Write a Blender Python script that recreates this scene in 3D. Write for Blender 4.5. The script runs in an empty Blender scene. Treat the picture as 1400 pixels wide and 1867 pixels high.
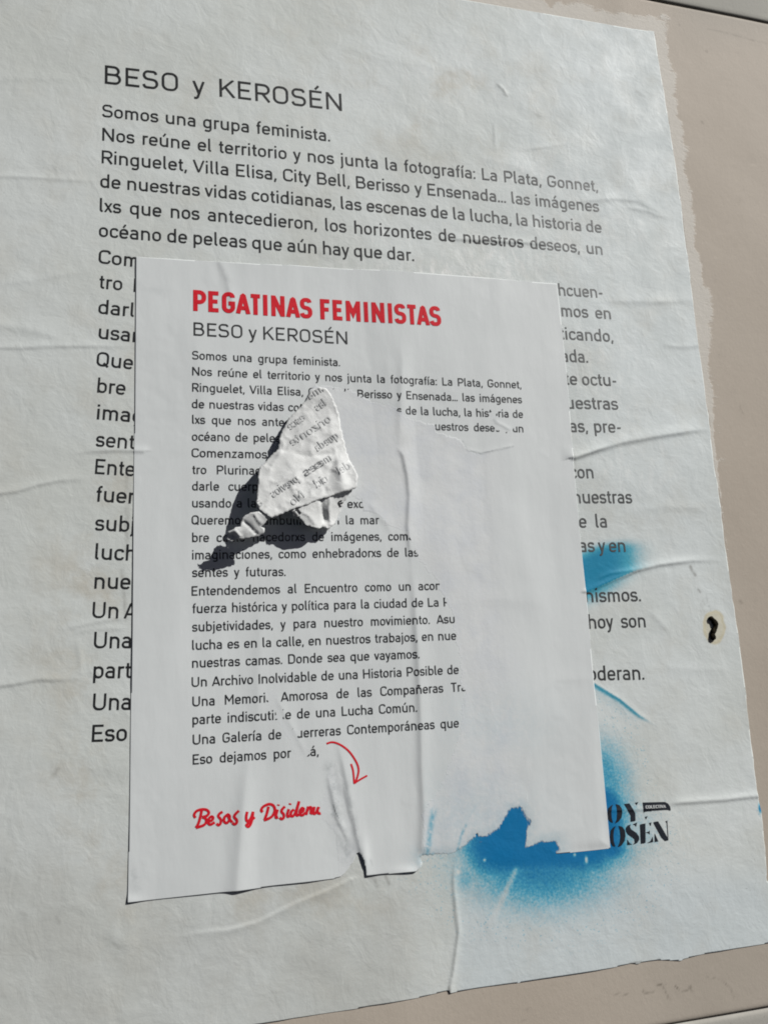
import bpy, math, random
import numpy as np
from mathutils import Matrix, Vector
from mathutils.geometry import delaunay_2d_cdt

# ------------------------------------------------------------------ camera, sky, sun, exposure
W = 0.36                                  # width of the big poster's text column in metres
FPX = 1551.8256                           # focal length in pixels of the 1400 x 1867 photograph
RM = np.array([[9.68731024e-01, 5.03767060e-02, -2.42945242e-01],
               [-1.90541859e-05, 9.79185727e-01, 2.02966284e-01],
               [2.48113287e-01, -1.96615107e-01, 9.48568551e-01]])
TV = np.array([-0.52250964, -0.77652977, 1.57913392])
CAM = -RM.T @ TV                          # camera in wall units (right, down, into the wall)
sc = bpy.context.scene
col = sc.collection
cd = bpy.data.cameras.new('camera')
cam = bpy.data.objects.new('camera', cd)
col.objects.link(cam)
def wv(v): return Vector((v[0], v[2], -v[1]))
rx, dn, fw = wv(RM[0]), wv(RM[1]), wv(RM[2])
m3 = Matrix((rx, -dn, -fw)).transposed()
cam.matrix_world = Matrix.Translation(wv(CAM) * W) @ m3.to_4x4()
cd.sensor_fit = 'VERTICAL'
cd.sensor_height = 24
cd.lens = 24 * FPX / 1867
cd.clip_start = 0.01
cd.clip_end = 200
sc.camera = cam

SUN = Vector((-1.52, 1.0, -1.55)).normalized()      # travel direction of the sunlight
wd = bpy.data.worlds.new('World')
sc.world = wd
wd.use_nodes = True
nt = wd.node_tree
nt.nodes.clear()
sky = nt.nodes.new('ShaderNodeTexSky')
sky.sky_type = 'NISHITA'
sky.sun_disc = False
sky.air_density = 0.08
sky.dust_density = 0.45
sky.ozone_density = 0.3
sky.sun_elevation = math.asin(-SUN.z)
sky.sun_rotation = math.atan2(-SUN.x, -SUN.y)
bg = nt.nodes.new('ShaderNodeBackground')
bg.inputs['Strength'].default_value = 0.05
wo = nt.nodes.new('ShaderNodeOutputWorld')
nt.links.new(sky.outputs[0], bg.inputs[0])
nt.links.new(bg.outputs[0], wo.inputs[0])
sd = bpy.data.lights.new('sun', 'SUN')
sd.energy = 5.0
sd.angle = math.radians(0.53)
sd.color = (1.0, 0.985, 0.955)
so = bpy.data.objects.new('sun', sd)
so.rotation_euler = SUN.to_track_quat('-Z', 'Y').to_euler()
so.location = (1, -1, 1)
col.objects.link(so)
sc.view_settings.view_transform = 'Standard'
sc.view_settings.look = 'None'
sc.view_settings.exposure = -0.05
sc.cycles.filter_width = 1.9
sc.view_settings.gamma = 1.0
sc.view_settings.use_curve_mapping = False

# ------------------------------------------------------------------ measuring the wall
def at(px, py, h=0.0):
    """point on the wall (X right, Z up, metres), or h metres in front of it, seen at a pixel of the photograph"""
    px = np.asarray(px, float); py = np.asarray(py, float)
    d = np.stack([(px - 700) / 1000 / (FPX / 1000), (py - 933.5) / 1000 / (FPX / 1000), np.ones_like(px)], -1)
    dd = d @ RM
    k = (-np.asarray(h) / W - CAM[2]) / dd[..., 2]
    p = CAM + k[..., None] * dd
    return p[..., 0] * W, -p[..., 1] * W
def topx(X, Z):
    """pixel of the photograph for a point on the wall plane"""
    p = np.stack([np.asarray(X) / W, -np.asarray(Z) / W, np.zeros_like(X)], -1) @ RM.T + TV
    return p[..., 0] / p[..., 2] * FPX + 700, p[..., 1] / p[..., 2] * FPX + 933.5
HB, HS = .0004, .0009                      # mean height of the two paper faces
def atl(pts, h=0.): return [tuple(float(c) for c in at(x, y, h)) for x, y in pts]

def hsh(i, j, s):
    n = (i * 374761393 + j * 668265263 + s * 974634777) & 0xffffffff
    n = ((n ^ (n >> 13)) * 1274126177) & 0xffffffff
    return ((n ^ (n >> 16)) & 0xffffff) / 0xffffff
def vn(x, z, s, seed=0):
    """smooth value noise, -1..1, feature size s"""
    x = np.asarray(x) / s + 1000.37; z = np.asarray(z) / s + 1000.71
    i = np.floor(x).astype(np.int64); j = np.floor(z).astype(np.int64)
    fx = x - i; fz = z - j
    fx = fx * fx * fx * (fx * (fx * 6 - 15) + 10); fz = fz * fz * fz * (fz * (fz * 6 - 15) + 10)
    a, b, c, d = hsh(i, j, seed), hsh(i + 1, j, seed), hsh(i, j + 1, seed), hsh(i + 1, j + 1, seed)
    return ((a * (1 - fx) + b * fx) * (1 - fz) + (c * (1 - fx) + d * fx) * fz) * 2 - 1
def fbm(x, z, s, n=4, seed=0, g=0.5):
    r = 0; a = 1
    for k in range(n):
        r = r + a * vn(x, z, s / 2 ** k, seed + 17 * k); a *= g
    return r
def sm(a, b, x):
    t = np.clip((np.asarray(x, float) - a) / (b - a), 0, 1)
    return t * t * (3 - 2 * t)
def inside(poly, x, y):
    x = np.asarray(x, float); y = np.asarray(y, float)
    r = np.zeros(x.shape, bool)
    n = len(poly)
    for i in range(n):
        (x1, y1), (x2, y2) = poly[i], poly[(i + 1) % n]
        if y1 == y2: continue
        c = ((y1 > y) != (y2 > y)) & (x < (x2 - x1) * (y - y1) / (y2 - y1) + x1)
        r ^= c
    return r
def polydist(pts, x, y, closed=False):
    """unsigned distance, signed side (+ = right of travel in image sense), position 0..1 along the polyline"""
    x = np.asarray(x, float); y = np.asarray(y, float)
    best = np.full(x.shape, 1e9); side = np.zeros(x.shape); pos = np.zeros(x.shape)
    P = list(pts) + ([pts[0]] if closed else [])
    L = [math.dist(P[i][:2], P[i + 1][:2]) for i in range(len(P) - 1)]
    tot = sum(L); acc = 0
    for i in range(len(P) - 1):
        ax, ay = P[i][:2]; bx, by = P[i + 1][:2]
        dx, dy = bx - ax, by - ay; l2 = dx * dx + dy * dy + 1e-12
        t = np.clip(((x - ax) * dx + (y - ay) * dy) / l2, 0, 1)
        ex = x - ax - t * dx; ey = y - ay - t * dy
        d = np.hypot(ex, ey)
        w = d < best
        best = np.where(w, d, best)
        side = np.where(w, np.sign(dx * ey - dy * ex), side)
        pos = np.where(w, (acc + t * L[i]) / tot, pos)
        acc += L[i]
    return best, side, pos

# creases: (points in photo pixels, half width in px on the first side, on the other side, height in mm, fade 0/1 at each end)
def crease(list_, px, py, gain):
    h = np.zeros(np.shape(px))
    for pts, w1, w2, amp, f0, f1 in list_:
        amp = amp * gain
        xs = [p[0] for p in pts]; ys = [p[1] for p in pts]; mg = 4 * max(w1, w2)
        m = (px > min(xs) - mg) & (px < max(xs) + mg) & (py > min(ys) - mg) & (py < max(ys) + mg)
        if not m.any(): continue
        d, s, t = polydist(pts, px[m], py[m])
        w = np.where(s > 0, w1, w2)
        a = np.ones_like(d)
        if f0: a = a * sm(0, f0, t)
        if f1: a = a * sm(0, f1, 1 - t)
        h[m] += amp * 1e-3 * np.exp(-(d / w) ** 1.6) * a
    return h
BIG_CREASES = [
    ([(-20, 321), (60, 324), (130, 329), (210, 332)], 3, 7, .45, 0, .5),
    ([(-20, 634), (40, 635), (80, 632), (160, 631), (260, 634)], 3, 9, .6, 0, .4),
    ([(-20, 590), (60, 602), (110, 616), (170, 622)], 8, 14, .5, 0, .5),
    ([(-20, 520), (60, 512), (140, 498), (200, 492)], 5, 12, .35, .2, .5),
    ([(-20, 902), (30, 896), (70, 884), (110, 876), (180, 870)], 3, 10, .75, 0, .5),
    ([(120, 828), (170, 823), (215, 821), (262, 823)], 3, 9, .7, .5, 0),
    ([(-20, 1253), (30, 1247), (70, 1239), (110, 1240), (170, 1237)], 2.5, 14, .7, 0, .5),
    ([(100, 1150), (140, 1142), (185, 1132), (240, 1124)], 4, 8, .45, .4, .2),
    ([(110, 1162), (160, 1148), (245, 1145)], 3, 6, .3, .4, .2),
    ([(140, 1160), (147, 1200), (150, 1240)], 4, 6, .3, .4, .4),
    ([(640, 1602), (600, 1622), (540, 1646), (470, 1681), (420, 1694), (360, 1700), (300, 1712)], 3, 9, .7, 0, .4),
    ([(190, 1698), (225, 1712), (255, 1724)], 18, 22, .4, .3, .3),
    ([(830, 1560), (826, 1610), (830, 1660), (835, 1700), (827, 1760), (818, 1815)], 2.5, 7, .8, .2, 0),
    ([(938, 1600), (915, 1650), (890, 1690), (868, 1730)], 5, 8, .5, .3, .4),
    ([(1044, 834), (1070, 826), (1130, 808), (1200, 795), (1260, 786), (1300, 782)], 4, 14, 1.5, 0, .25),
    ([(1048, 836), (1060, 831), (1075, 826), (1110, 812)], 3, 5, .9, 0, .3),
    ([(1066, 1079), (1085, 1072), (1120, 1056), (1160, 1040), (1200, 1030), (1260, 1022), (1330, 1022)], 3, 8, 1.35, 0, .45),
    ([(1085, 1058), (1110, 1046), (1150, 1040), (1175, 1034)], 2.5, 5, .7, .2, .3),
    ([(1083, 1247), (1130, 1276), (1165, 1305), (1210, 1330)], 2, 6, .4, 0, .4),
    ([(1180, 1110), (1200, 1130), (1225, 1160)], 5, 8, .35, .3, .4),
    ([(1210, 1466), (1260, 1462), (1320, 1458), (1370, 1452), (1400, 1452)], 3, 8, 1.1, .2, 0),
    ([(1105, 1478), (1150, 1477), (1210, 1472)], 2, 5, .5, .1, .2),
    ([(905, 154), (916, 163), (924, 177)], 2, 3, .55, .2, .2),
    ([(930, 273), (965, 272), (1010, 266), (1055, 260)], 2.5, 6, .4, .4, .5),
    ([(900, 220), (902, 250), (901, 280)], 3, 6, .4, .3, .4),
    ([(1030, 372), (1070, 366), (1120, 362), (1160, 366), (1230, 400)], 4, 10, .55, .3, .3),
    ([(1130, 375), (1180, 385), (1225, 402)], 3, 6, .45, .3, .3),
    ([(790, 433), (830, 436), (900, 440), (950, 442), (1010, 447)], 3, 7, .85, .3, .3),
    ([(1080, 545), (1130, 549), (1200, 550), (1280, 548)], 5, 12, .5, .3, .3),
    ([(1200, 628), (1240, 632), (1275, 630)], 4, 8, .45, .3, 0),
    ([(850, 280), (930, 300), (1000, 330)], 9, 16, .45, .3, .3),
    ([(560, 60), (700, 110), (860, 130)], 8, 14, .3, .4, .4),
    ([(1150, 930), (1220, 925), (1300, 925)], 7, 12, .35, .4, .2),
    ([(1190, 1215), (1260, 1220), (1340, 1222)], 7, 12, .3, .4, .2),
    ([(-20, 145), (60, 143), (150, 146)], 5, 9, .25, .1, .5),
]
SMALL_CREASES = [
    ([(462, 1330), (452, 1400), (444, 1470), (438, 1540), (432, 1622)], 16, 26, 2.6, .55, 0),
    ([(478, 1050), (474, 1180), (470, 1290), (462, 1360)], 14, 20, .9, .4, .3),
    ([(728, 600), (733, 660), (731, 720), (729, 770), (728, 830)], 9, 18, 1.5, .4, .25),
    ([(722, 812), (735, 832), (742, 865), (746, 905), (743, 960), (750, 1040)], 4, 16, 1.7, .1, .3),
    ([(748, 1010), (756, 1100), (762, 1200), (766, 1300), (768, 1400), (772, 1480), (768, 1580)], 7, 17, 2.0, .25, 0),
    ([(700, 640), (712, 700), (716, 760)], 14, 20, .7, .3, .3),
    ([(402, 480), (414, 510), (424, 550), (428, 600)], 6, 12, .8, 0, .5),
    ([(360, 560), (362, 680), (375, 800), (372, 900)], 18, 26, .5, .3, .4),
    ([(612, 1340), (625, 1390), (637, 1450), (650, 1520), (668, 1594)], 5, 16, 1.3, .3, 0),
    ([(594, 1400), (606, 1450), (614, 1490), (640, 1545)], 4, 9, 1.1, .3, .3),
    ([(624, 1425), (634, 1465), (640, 1500)], 3, 6, .6, .3, .3),
    ([(660, 905), (690, 940), (706, 955), (715, 985)], 6, 12, .7, .3, .4),
    ([(843, 805), (852, 820), (876, 827), (905, 820), (937, 813)], 1.6, 5, .35, .2, .1),
    ([(898, 768), (915, 776), (932, 786)], 2, 4, .5, .2, .2),
    ([(500, 1262), (518, 1300), (540, 1340), (560, 1382)], 4, 7, .35, .2, .2),
    ([(810, 1100), (900, 1090), (1000, 1100)], 14, 22, .4, .4, .3),
    ([(900, 860), (960, 1000), (990, 1200)], 26, 34, .5, .3, .3),
    ([(945, 1290), (1010, 1240), (1085, 1235)], 9, 16, .35, .4, .2),
    ([(950, 1430), (960, 1380), (985, 1330)], 8, 12, .35, .3, .4),
    ([(905, 500), (912, 580), (905, 650)], 15, 22, .4, 0, .4),
]
def h_wall(X, Z):
    return 0.0004 * fbm(X, Z, .09, 2, 5) + 0.000012 * fbm(X, Z, .012, 2, 9)
def h_plaster(X, Z):
    return 0.0004 * fbm(X, Z, .09, 2, 5) + 0.00006 * fbm(X * .8 + Z * .25, Z, .013, 3, 11)
def h_big(X, Z):
    px, py = topx(X, Z)
    sh = np.shape(px); px = np.ravel(px); py = np.ravel(py)
    h = crease(BIG_CREASES, px, py, .55).reshape(sh)
    return 0.0002 + h_plaster(X, Z) + h
def h_small(X, Z):
    px, py = topx(X, Z)
    sh = np.shape(px); px = np.ravel(px); py = np.ravel(py)
    h = crease(SMALL_CREASES, px, py, .36)
    # edges that have come away from the glue
    h += .0005 * np.exp(-(np.hypot((px - 236) / 22, (py - 1645) / 12)) ** 2)
    h += .0009 * np.exp(-(np.hypot((px - 752) / 34, (py - 1592) / 11)) ** 2)
    h += .0004 * np.exp(-(np.hypot((px - 1112) / 40, (py - 1550) / 24)) ** 2)
    h += .0004 * np.exp(-(np.hypot((px - 664) / 8, (py - 1560) / 26)) ** 2)
    # the torn layer lies a little lower than the printed face
    h -= .00010 * torn_field(px, py)
    low = np.exp(-(np.minimum(polydist(FEATHER, px, py)[0], polydist(LOWEDGE, px, py)[0]) / 12) ** 2).reshape(sh)
    h = h.reshape(sh)
    hb = h_big(X, Z)
    h = .0005 + 0.0004 * fbm(X, Z, .09, 2, 5) + 0.00020 * fbm(X * 2.0, Z * .4, .05, 2, 31) + 0.00002 * fbm(X, Z, .012, 2, 11) + h
    h = np.maximum(h, hb + .0002)
    return h * (1 - low) + (hb + .00007) * low

FEATHER = [(1012, 1545), (1010, 1537), (985, 1541), (952, 1550), (956, 1500), (945, 1477), (934, 1478), (911, 1514), (890, 1530), (868, 1530), (842, 1556), (800, 1563), (772, 1563)]
LOWEDGE = [(1090, 1300), (1103, 1440), (1113, 1547), (1014, 1557)]
# where the printed face of the small poster has been pulled off
TORN = [
    [(566, 712), (578, 704), (600, 706), (640, 712), (652, 718), (668, 728), (690, 736), (722, 742), (733, 754), (738, 762),
     (752, 768), (776, 772), (792, 777), (800, 790), (838, 800), (842, 806), (852, 822), (876, 827), (937, 814), (955, 800),
     (965, 860), (962, 960), (968, 1100), (960, 1250), (968, 1400), (955, 1475), (940, 1500), (940, 1600), (772, 1600), (770, 1480), (800, 1440),
     (838, 1340), (842, 1300), (848, 1262), (838, 1245), (842, 1215), (834, 1175), (828, 1150), (826, 1120), (813, 1100), (812, 1090),
     (802, 1078), (800, 1060), (770, 1030), (760, 1010), (750, 985), (740, 980), (742, 968), (700, 958), (702, 946), (692, 940), (664, 930),
     (660, 912), (640, 906), (632, 905), (620, 940), (600, 968), (560, 960), (540, 945), (500, 930), (470, 925), (470, 885), (476, 850), (510, 825),
     (514, 800), (530, 765), (556, 735)],
    [(484, 1262), (499, 1256), (506, 1272), (512, 1290), (520, 1300), (517, 1308), (528, 1325), (545, 1335), (543, 1352), (552, 1362),
     (562, 1362), (566, 1370), (556, 1384), (538, 1388), (534, 1370), (528, 1352), (520, 1338), (508, 1316), (502, 1300), (490, 1286)],
    [(584, 1462), (596, 1440), (600, 1400), (612, 1390), (630, 1440), (645, 1500), (660, 1560), (664, 1600), (612, 1604), (618, 1560), (612, 1520), (596, 1500), (586, 1492)],
    [(890, 752), (901, 746), (908, 758), (920, 766), (938, 778), (932, 790), (903, 782), (893, 768)],
]
def torn_field(px, py):
    r = np.zeros(np.shape(px))
    jx = px + 3.0 * vn(px, py, 9, 3) + 1.5 * vn(px, py, 3, 4)
    jy = py + 3.0 * vn(px, py, 9, 5) + 1.5 * vn(px, py, 3, 6)
    for k, p in enumerate(TORN):
        xs = [a[0] for a in p]; ys = [a[1] for a in p]
        m = (px > min(xs) - 12) & (px < max(xs) + 12) & (py > min(ys) - 12) & (py < max(ys) + 12)
        if m.any(): r[m] = np.maximum(r[m], inside(p, jx[m], jy[m]) * (1., .35, .4, .6)[k])
    return r * sm(948, 860, px + .12 * (1000 - py) * (py > 1000))

# ------------------------------------------------------------------ object helpers
def link(o, parent=None):
    col.objects.link(o)
    if parent is not None: o.parent = parent
    return o
def mesh_obj(name, V, F, mat, parent=None, smooth=True):
    me = bpy.data.meshes.new(name)
    V = np.asarray(V, np.float32)
    if isinstance(F, np.ndarray) and F.ndim == 2:
        k = F.shape[1]
        me.vertices.add(len(V)); me.vertices.foreach_set('co', V.ravel())
        me.loops.add(F.size); me.loops.foreach_set('vertex_index', F.ravel().astype(np.int32))
        me.polygons.add(len(F))
        me.polygons.foreach_set('loop_start', np.arange(0, F.size, k, dtype=np.int32))
        me.update(calc_edges=True); me.validate()
    else:
        me.from_pydata([tuple(map(float, v)) for v in V], [], F); me.update()
    me.polygons.foreach_set('use_smooth', np.full(len(me.polygons), smooth))
    me.materials.append(mat)
    return link(bpy.data.objects.new(name, me), parent)
def tag(o, label=None, cat=None, kind=None, group=None):
    if label: o['label'] = label
    if cat: o['category'] = cat
    if kind: o['kind'] = kind
    if group: o['group'] = group
    return o
def attr(o, name, data):
    a = o.data.attributes.new(name, 'FLOAT', 'POINT')
    a.data.foreach_set('value', np.asarray(data, np.float32))
def sheet(name, poly, hf, xs, zs, mat, parent=None, skirt=0.0, warp=None):
    """a sheet on the wall cut to an outline (wall metres), following the height function, with a turned-down edge"""
    X, Z = np.meshgrid(xs, zs)
    if warp: Z = warp(X, Z)
    nx, nz = len(xs), len(zs)
    ins = inside(poly, X, Z)
    c = ins[:-1, :-1] | ins[1:, :-1] | ins[:-1, 1:] | ins[1:, 1:]
    used = np.zeros_like(ins)
    for a in (slice(0, -1), slice(1, None)):
        for b in (slice(0, -1), slice(1, None)): used[a, b] |= c
    out = used & ~ins
    ox, oz = X[out], Z[out]
    bx, bz, bd = ox.copy(), oz.copy(), np.full(ox.shape, 1e9)
    for i in range(len(poly)):
        (ax, az), (cx, cz) = poly[i], poly[(i + 1) % len(poly)]
        dx, dz = cx - ax, cz - az
        t = np.clip(((ox - ax) * dx + (oz - az) * dz) / (dx * dx + dz * dz + 1e-15), 0, 1)
        qx, qz = ax + t * dx, az + t * dz
        d = np.hypot(qx - ox, qz - oz); w = d < bd
        bx = np.where(w, qx, bx); bz = np.where(w, qz, bz); bd = np.where(w, d, bd)
    X = X.copy(); Z = Z.copy(); X[out] = bx; Z[out] = bz
    idx = -np.ones(ins.shape, np.int64); idx[used] = np.arange(used.sum())
    vx, vz = X[used], Z[used]
    h = hf(vx, vz)
    V = np.stack([vx, -h, vz], 1)
    ii, jj = np.nonzero(c)
    F = np.stack([idx[ii, jj], idx[ii, jj + 1], idx[ii + 1, jj + 1], idx[ii + 1, jj]], 1)
    n0 = len(V)
    if skirt:
        E = np.concatenate([F[:, [k, (k + 1) % 4]] for k in range(4)])
        key = np.sort(E, 1); code = key[:, 0] * n0 + key[:, 1]
        u, inv, cnt = np.unique(code, return_inverse=True, return_counts=True)
        B = E[cnt[inv] == 1]
        bv = np.unique(B); mp = {int(a): n0 + k for k, a in enumerate(bv)}
        V2 = V[bv].copy(); V2[:, 1] += skirt
        V = np.concatenate([V, V2])
        F = np.concatenate([F, np.array([[b, a, mp[int(a)], mp[int(b)]] for a, b in B])])
    o = mesh_obj(name, V, F, mat, parent)
    return o, V[:, 0], V[:, 2]
def ragged(pts, amp, step, seed):
    """a torn edge: resample a polyline and shake it"""
    rnd = random.Random(seed); r = []
    for i in range(len(pts) - 1):
        (ax, ay), (bx, by) = pts[i], pts[i + 1]
        n = max(1, int(math.dist(pts[i], pts[i + 1]) / step))
        for k in range(n):
            t = k / n; j = amp if (k or i) else 0
            r.append((ax + (bx - ax) * t + rnd.uniform(-j, j), ay + (by - ay) * t + rnd.uniform(-j, j)))
    r.append(pts[-1])
    return r

# ------------------------------------------------------------------ materials
class NT:
    def __init__(s, name):
        s.m = bpy.data.materials.new(name); s.m.use_nodes = True
        s.t = s.m.node_tree; s.b = s.t.nodes['Principled BSDF']
        s.co = s.t.nodes.new('ShaderNodeTexCoord').outputs['Object']
    def n(s, ty, **kw):
        o = s.t.nodes.new(ty)
        for k, v in kw.items(): setattr(o, k, v)
        return o
    def set(s, sock, v):
        if hasattr(v, 'is_linked'): s.t.links.new(v, sock)
        elif isinstance(v, (tuple, list)) and len(v) == 3 and sock.type == 'RGBA': sock.default_value = (*v, 1)
        else: sock.default_value = v
    def scaled(s, v):
        o = s.n('ShaderNodeMapping'); s.t.links.new(s.co, o.inputs[0]); o.inputs['Scale'].default_value = v
        return o.outputs[0]
    def noise(s, scale, detail=3, rough=.55, vec=None, dist=0):
        o = s.n('ShaderNodeTexNoise'); s.t.links.new(vec or s.co, o.inputs['Vector'])
        o.inputs['Scale'].default_value = scale; o.inputs['Detail'].default_value = detail
        o.inputs['Roughness'].default_value = rough; o.inputs['Distortion'].default_value = dist
        return o.outputs[0]
    def white(s, scale):
        o = s.n('ShaderNodeTexVoronoi'); s.t.links.new(s.co, o.inputs['Vector']); o.inputs['Scale'].default_value = scale
        q = s.n('ShaderNodeSeparateColor'); s.t.links.new(o.outputs['Color'], q.inputs[0]); return q.outputs[0]
    def ramp(s, v, a, b, lo=0., hi=1.):
        o = s.n('ShaderNodeMapRange', interpolation_type='SMOOTHSTEP'); s.set(o.inputs[0], v)
        for k, x in zip((1, 2, 3, 4), (a, b, lo, hi)): o.inputs[k].default_value = x
        return o.outputs[0]
    def math(s, op, a, b=0.):
        o = s.n('ShaderNodeMath', operation=op); s.set(o.inputs[0], a); s.set(o.inputs[1], b); return o.outputs[0]
    def mix(s, f, a, b):
        o = s.n('ShaderNodeMix', data_type='RGBA'); s.set(o.inputs[0], f); s.set(o.inputs[6], a); s.set(o.inputs[7], b); return o.outputs[2]
    def mix_f(s, f, a, b):
        return s.math('ADD', a, s.math('MULTIPLY', f, b - a))
    def at(s, name):
        o = s.n('ShaderNodeAttribute', attribute_name=name); return o.outputs['Fac']
    def bump(s, h, strength, dist, prev=None):
        o = s.n('ShaderNodeBump'); s.set(o.inputs['Height'], h); o.inputs['Strength'].default_value = strength
        o.inputs['Distance'].default_value = dist
        if prev is not None: s.t.links.new(prev, o.inputs['Normal'])
        return o.outputs[0]
    def done(s, color, rough=.6, spec=.4, normal=None):
        s.set(s.b.inputs['Base Color'], color); s.set(s.b.inputs['Roughness'], rough)
        s.set(s.b.inputs['Specular IOR Level'], spec)
        if normal is not None: s.t.links.new(normal, s.b.inputs['Normal'])
        return s.m

def big_paper_mat():
    t = NT('weathered_poster_paper')
    c = t.mix(t.ramp(t.noise(9, 4), .35, .7), (.66, .69, .66), (.74, .78, .77))
    c = t.mix(t.at('cool'), c, (.67, .735, .755))
    pst = t.math('MULTIPLY', t.at('paste_sheen'), t.ramp(t.noise(110, 5, .7, t.scaled((1.6, 1, .6))), .45, .66))
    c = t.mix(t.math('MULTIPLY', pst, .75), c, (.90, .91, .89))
    st = t.math('MULTIPLY', t.at('stain'), t.ramp(t.noise(26, 6, .65), .45, .72))
    c = t.mix(st, c, (.56, .53, .45))
    c = t.mix(t.ramp(t.noise(70, 5, .7), .60, .80, 0, .35), c, (.55, .56, .52))
    c = t.mix(t.math('MULTIPLY', t.ramp(t.noise(700, 1, .5), .735, .79), t.ramp(t.noise(14, 2), .45, .65, 0, .5)), c, (.30, .30, .28))
    c = t.mix(t.math('MULTIPLY', t.at('grime_shade'), t.ramp(t.noise(22, 5, .65), .25, .7, .35, 1)), c, (.50, .505, .475))
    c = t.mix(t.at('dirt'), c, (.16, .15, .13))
    c = t.mix(t.at('halo'), c, (.64, .59, .43))
    # sprayed blue ink: dense core, grain where it thins out
    b = t.at('blue')
    g = t.math('MULTIPLY', t.math('SUBTRACT', t.noise(620, 2, .7), .5), 1.1)
    g2 = t.math('MULTIPLY', t.math('SUBTRACT', t.noise(120, 4, .7), .5), .5)
    k = t.math('MULTIPLY', t.math('MULTIPLY', b, t.math('SUBTRACT', 1.1, b)), t.mix_f(t.at('teal'), 1.15, .5))
    f = t.math('ADD', b, t.math('MULTIPLY', t.math('ADD', g, g2), k))
    dots = t.math('MULTIPLY', t.ramp(t.white(1300), .945, .975), t.math('MULTIPLY', t.ramp(b, .015, .12, 0, .34), t.mix_f(t.at('teal'), 1, .15)))
    f = t.math('MAXIMUM', t.ramp(f, .0, .85), dots)
    bc = t.mix(t.at('teal'), (.0, .18, .43), (.0, .24, .42))
    pale = t.mix(t.at('teal'), (.085, .44, .60), (.07, .43, .56))
    c = t.mix(t.ramp(f, 0, .72), c, pale)
    c = t.mix(t.ramp(f, .45, 1.05), c, bc)
    h = t.noise(230, 4, .6, t.scaled((1, 1, 1.5)))
    h2 = t.noise(60, 4, .6, t.scaled((1.25, 1, 1)), .6)
    nrm = t.bump(h2, .30, .0012)
    nrm = t.bump(h, .28, .0004, nrm)
    ro = t.ramp(t.noise(30, 4, .6), .3, .7, .50, .72)
    return t.done(c, ro, .32, nrm)
def small_paper_mat():
    t = NT('printed_white_paper')
    c = t.mix(t.ramp(t.noise(12, 3), .3, .7), (.72, .75, .75), (.76, .79, .79))
    to = t.at('torn')
    c2 = t.mix(t.ramp(t.noise(40, 5, .65), .35, .75), (.76, .78, .78), (.69, .72, .75))
    c = t.mix(to, c, c2)
    c = t.mix(t.ramp(t.noise(55, 6, .7), .62, .82, 0, .22), c, (.50, .51, .50))
    gr = t.math('MULTIPLY', t.at('grime_shade'), t.ramp(t.noise(120, 5, .7), .35, .65))
    gr = t.math('MAXIMUM', gr, t.ramp(t.at('grime_shade'), .62, .95, 0, .85))
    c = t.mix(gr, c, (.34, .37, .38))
    c = t.mix(t.ramp(t.at('grime_shade'), .75, 1), c, (.05, .05, .05))
    f = t.math('MULTIPLY', t.at('blue'), t.ramp(t.noise(260, 4, .7), .25, .62))
    c = t.mix(f, c, (.07, .40, .55))
    th = t.math('ADD', t.at('thin'), t.math('MULTIPLY', t.math('SUBTRACT', t.noise(420, 5, .75, t.scaled((1.5, 1, .6))), .5), 1.5))
    t.set(t.b.inputs['Alpha'], t.math('SUBTRACT', 1., t.math('MULTIPLY', t.ramp(th, .42, .85), t.ramp(t.at('thin'), .03, .2))))
    b1 = t.bump(t.noise(45, 3, .5, t.scaled((2.0, 1, .7))), .15, .0012)
    b2 = t.bump(t.math('MULTIPLY', t.noise(420, 4, .65), t.math('ADD', .25, to)), .22, .0003, b1)
    b3 = t.bump(to, .35, .0002, b2)
    return t.done(c, t.ramp(t.noise(20, 3), .3, .7, .55, .70), .3, b3)
def ink(name, c, rough=.55, spec=.35, wear=.0, wc=(.5, .5, .5)):
    t = NT(name)
    cc = t.mix(t.ramp(t.noise(500, 4, .7), .35, .75, 0, .25), c, tuple(x * 1.6 + .012 for x in c))
    cc = t.mix(t.math('MULTIPLY', t.at('sheen_fade'), .16), cc, (.62, .65, .64))
    if wear: cc = t.mix(t.ramp(t.noise(180, 4, .7), .58, .72, 0, wear), cc, wc)
    return t.done(cc, rough, spec, t.bump(t.noise(230, 3), .25, .0005))
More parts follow.
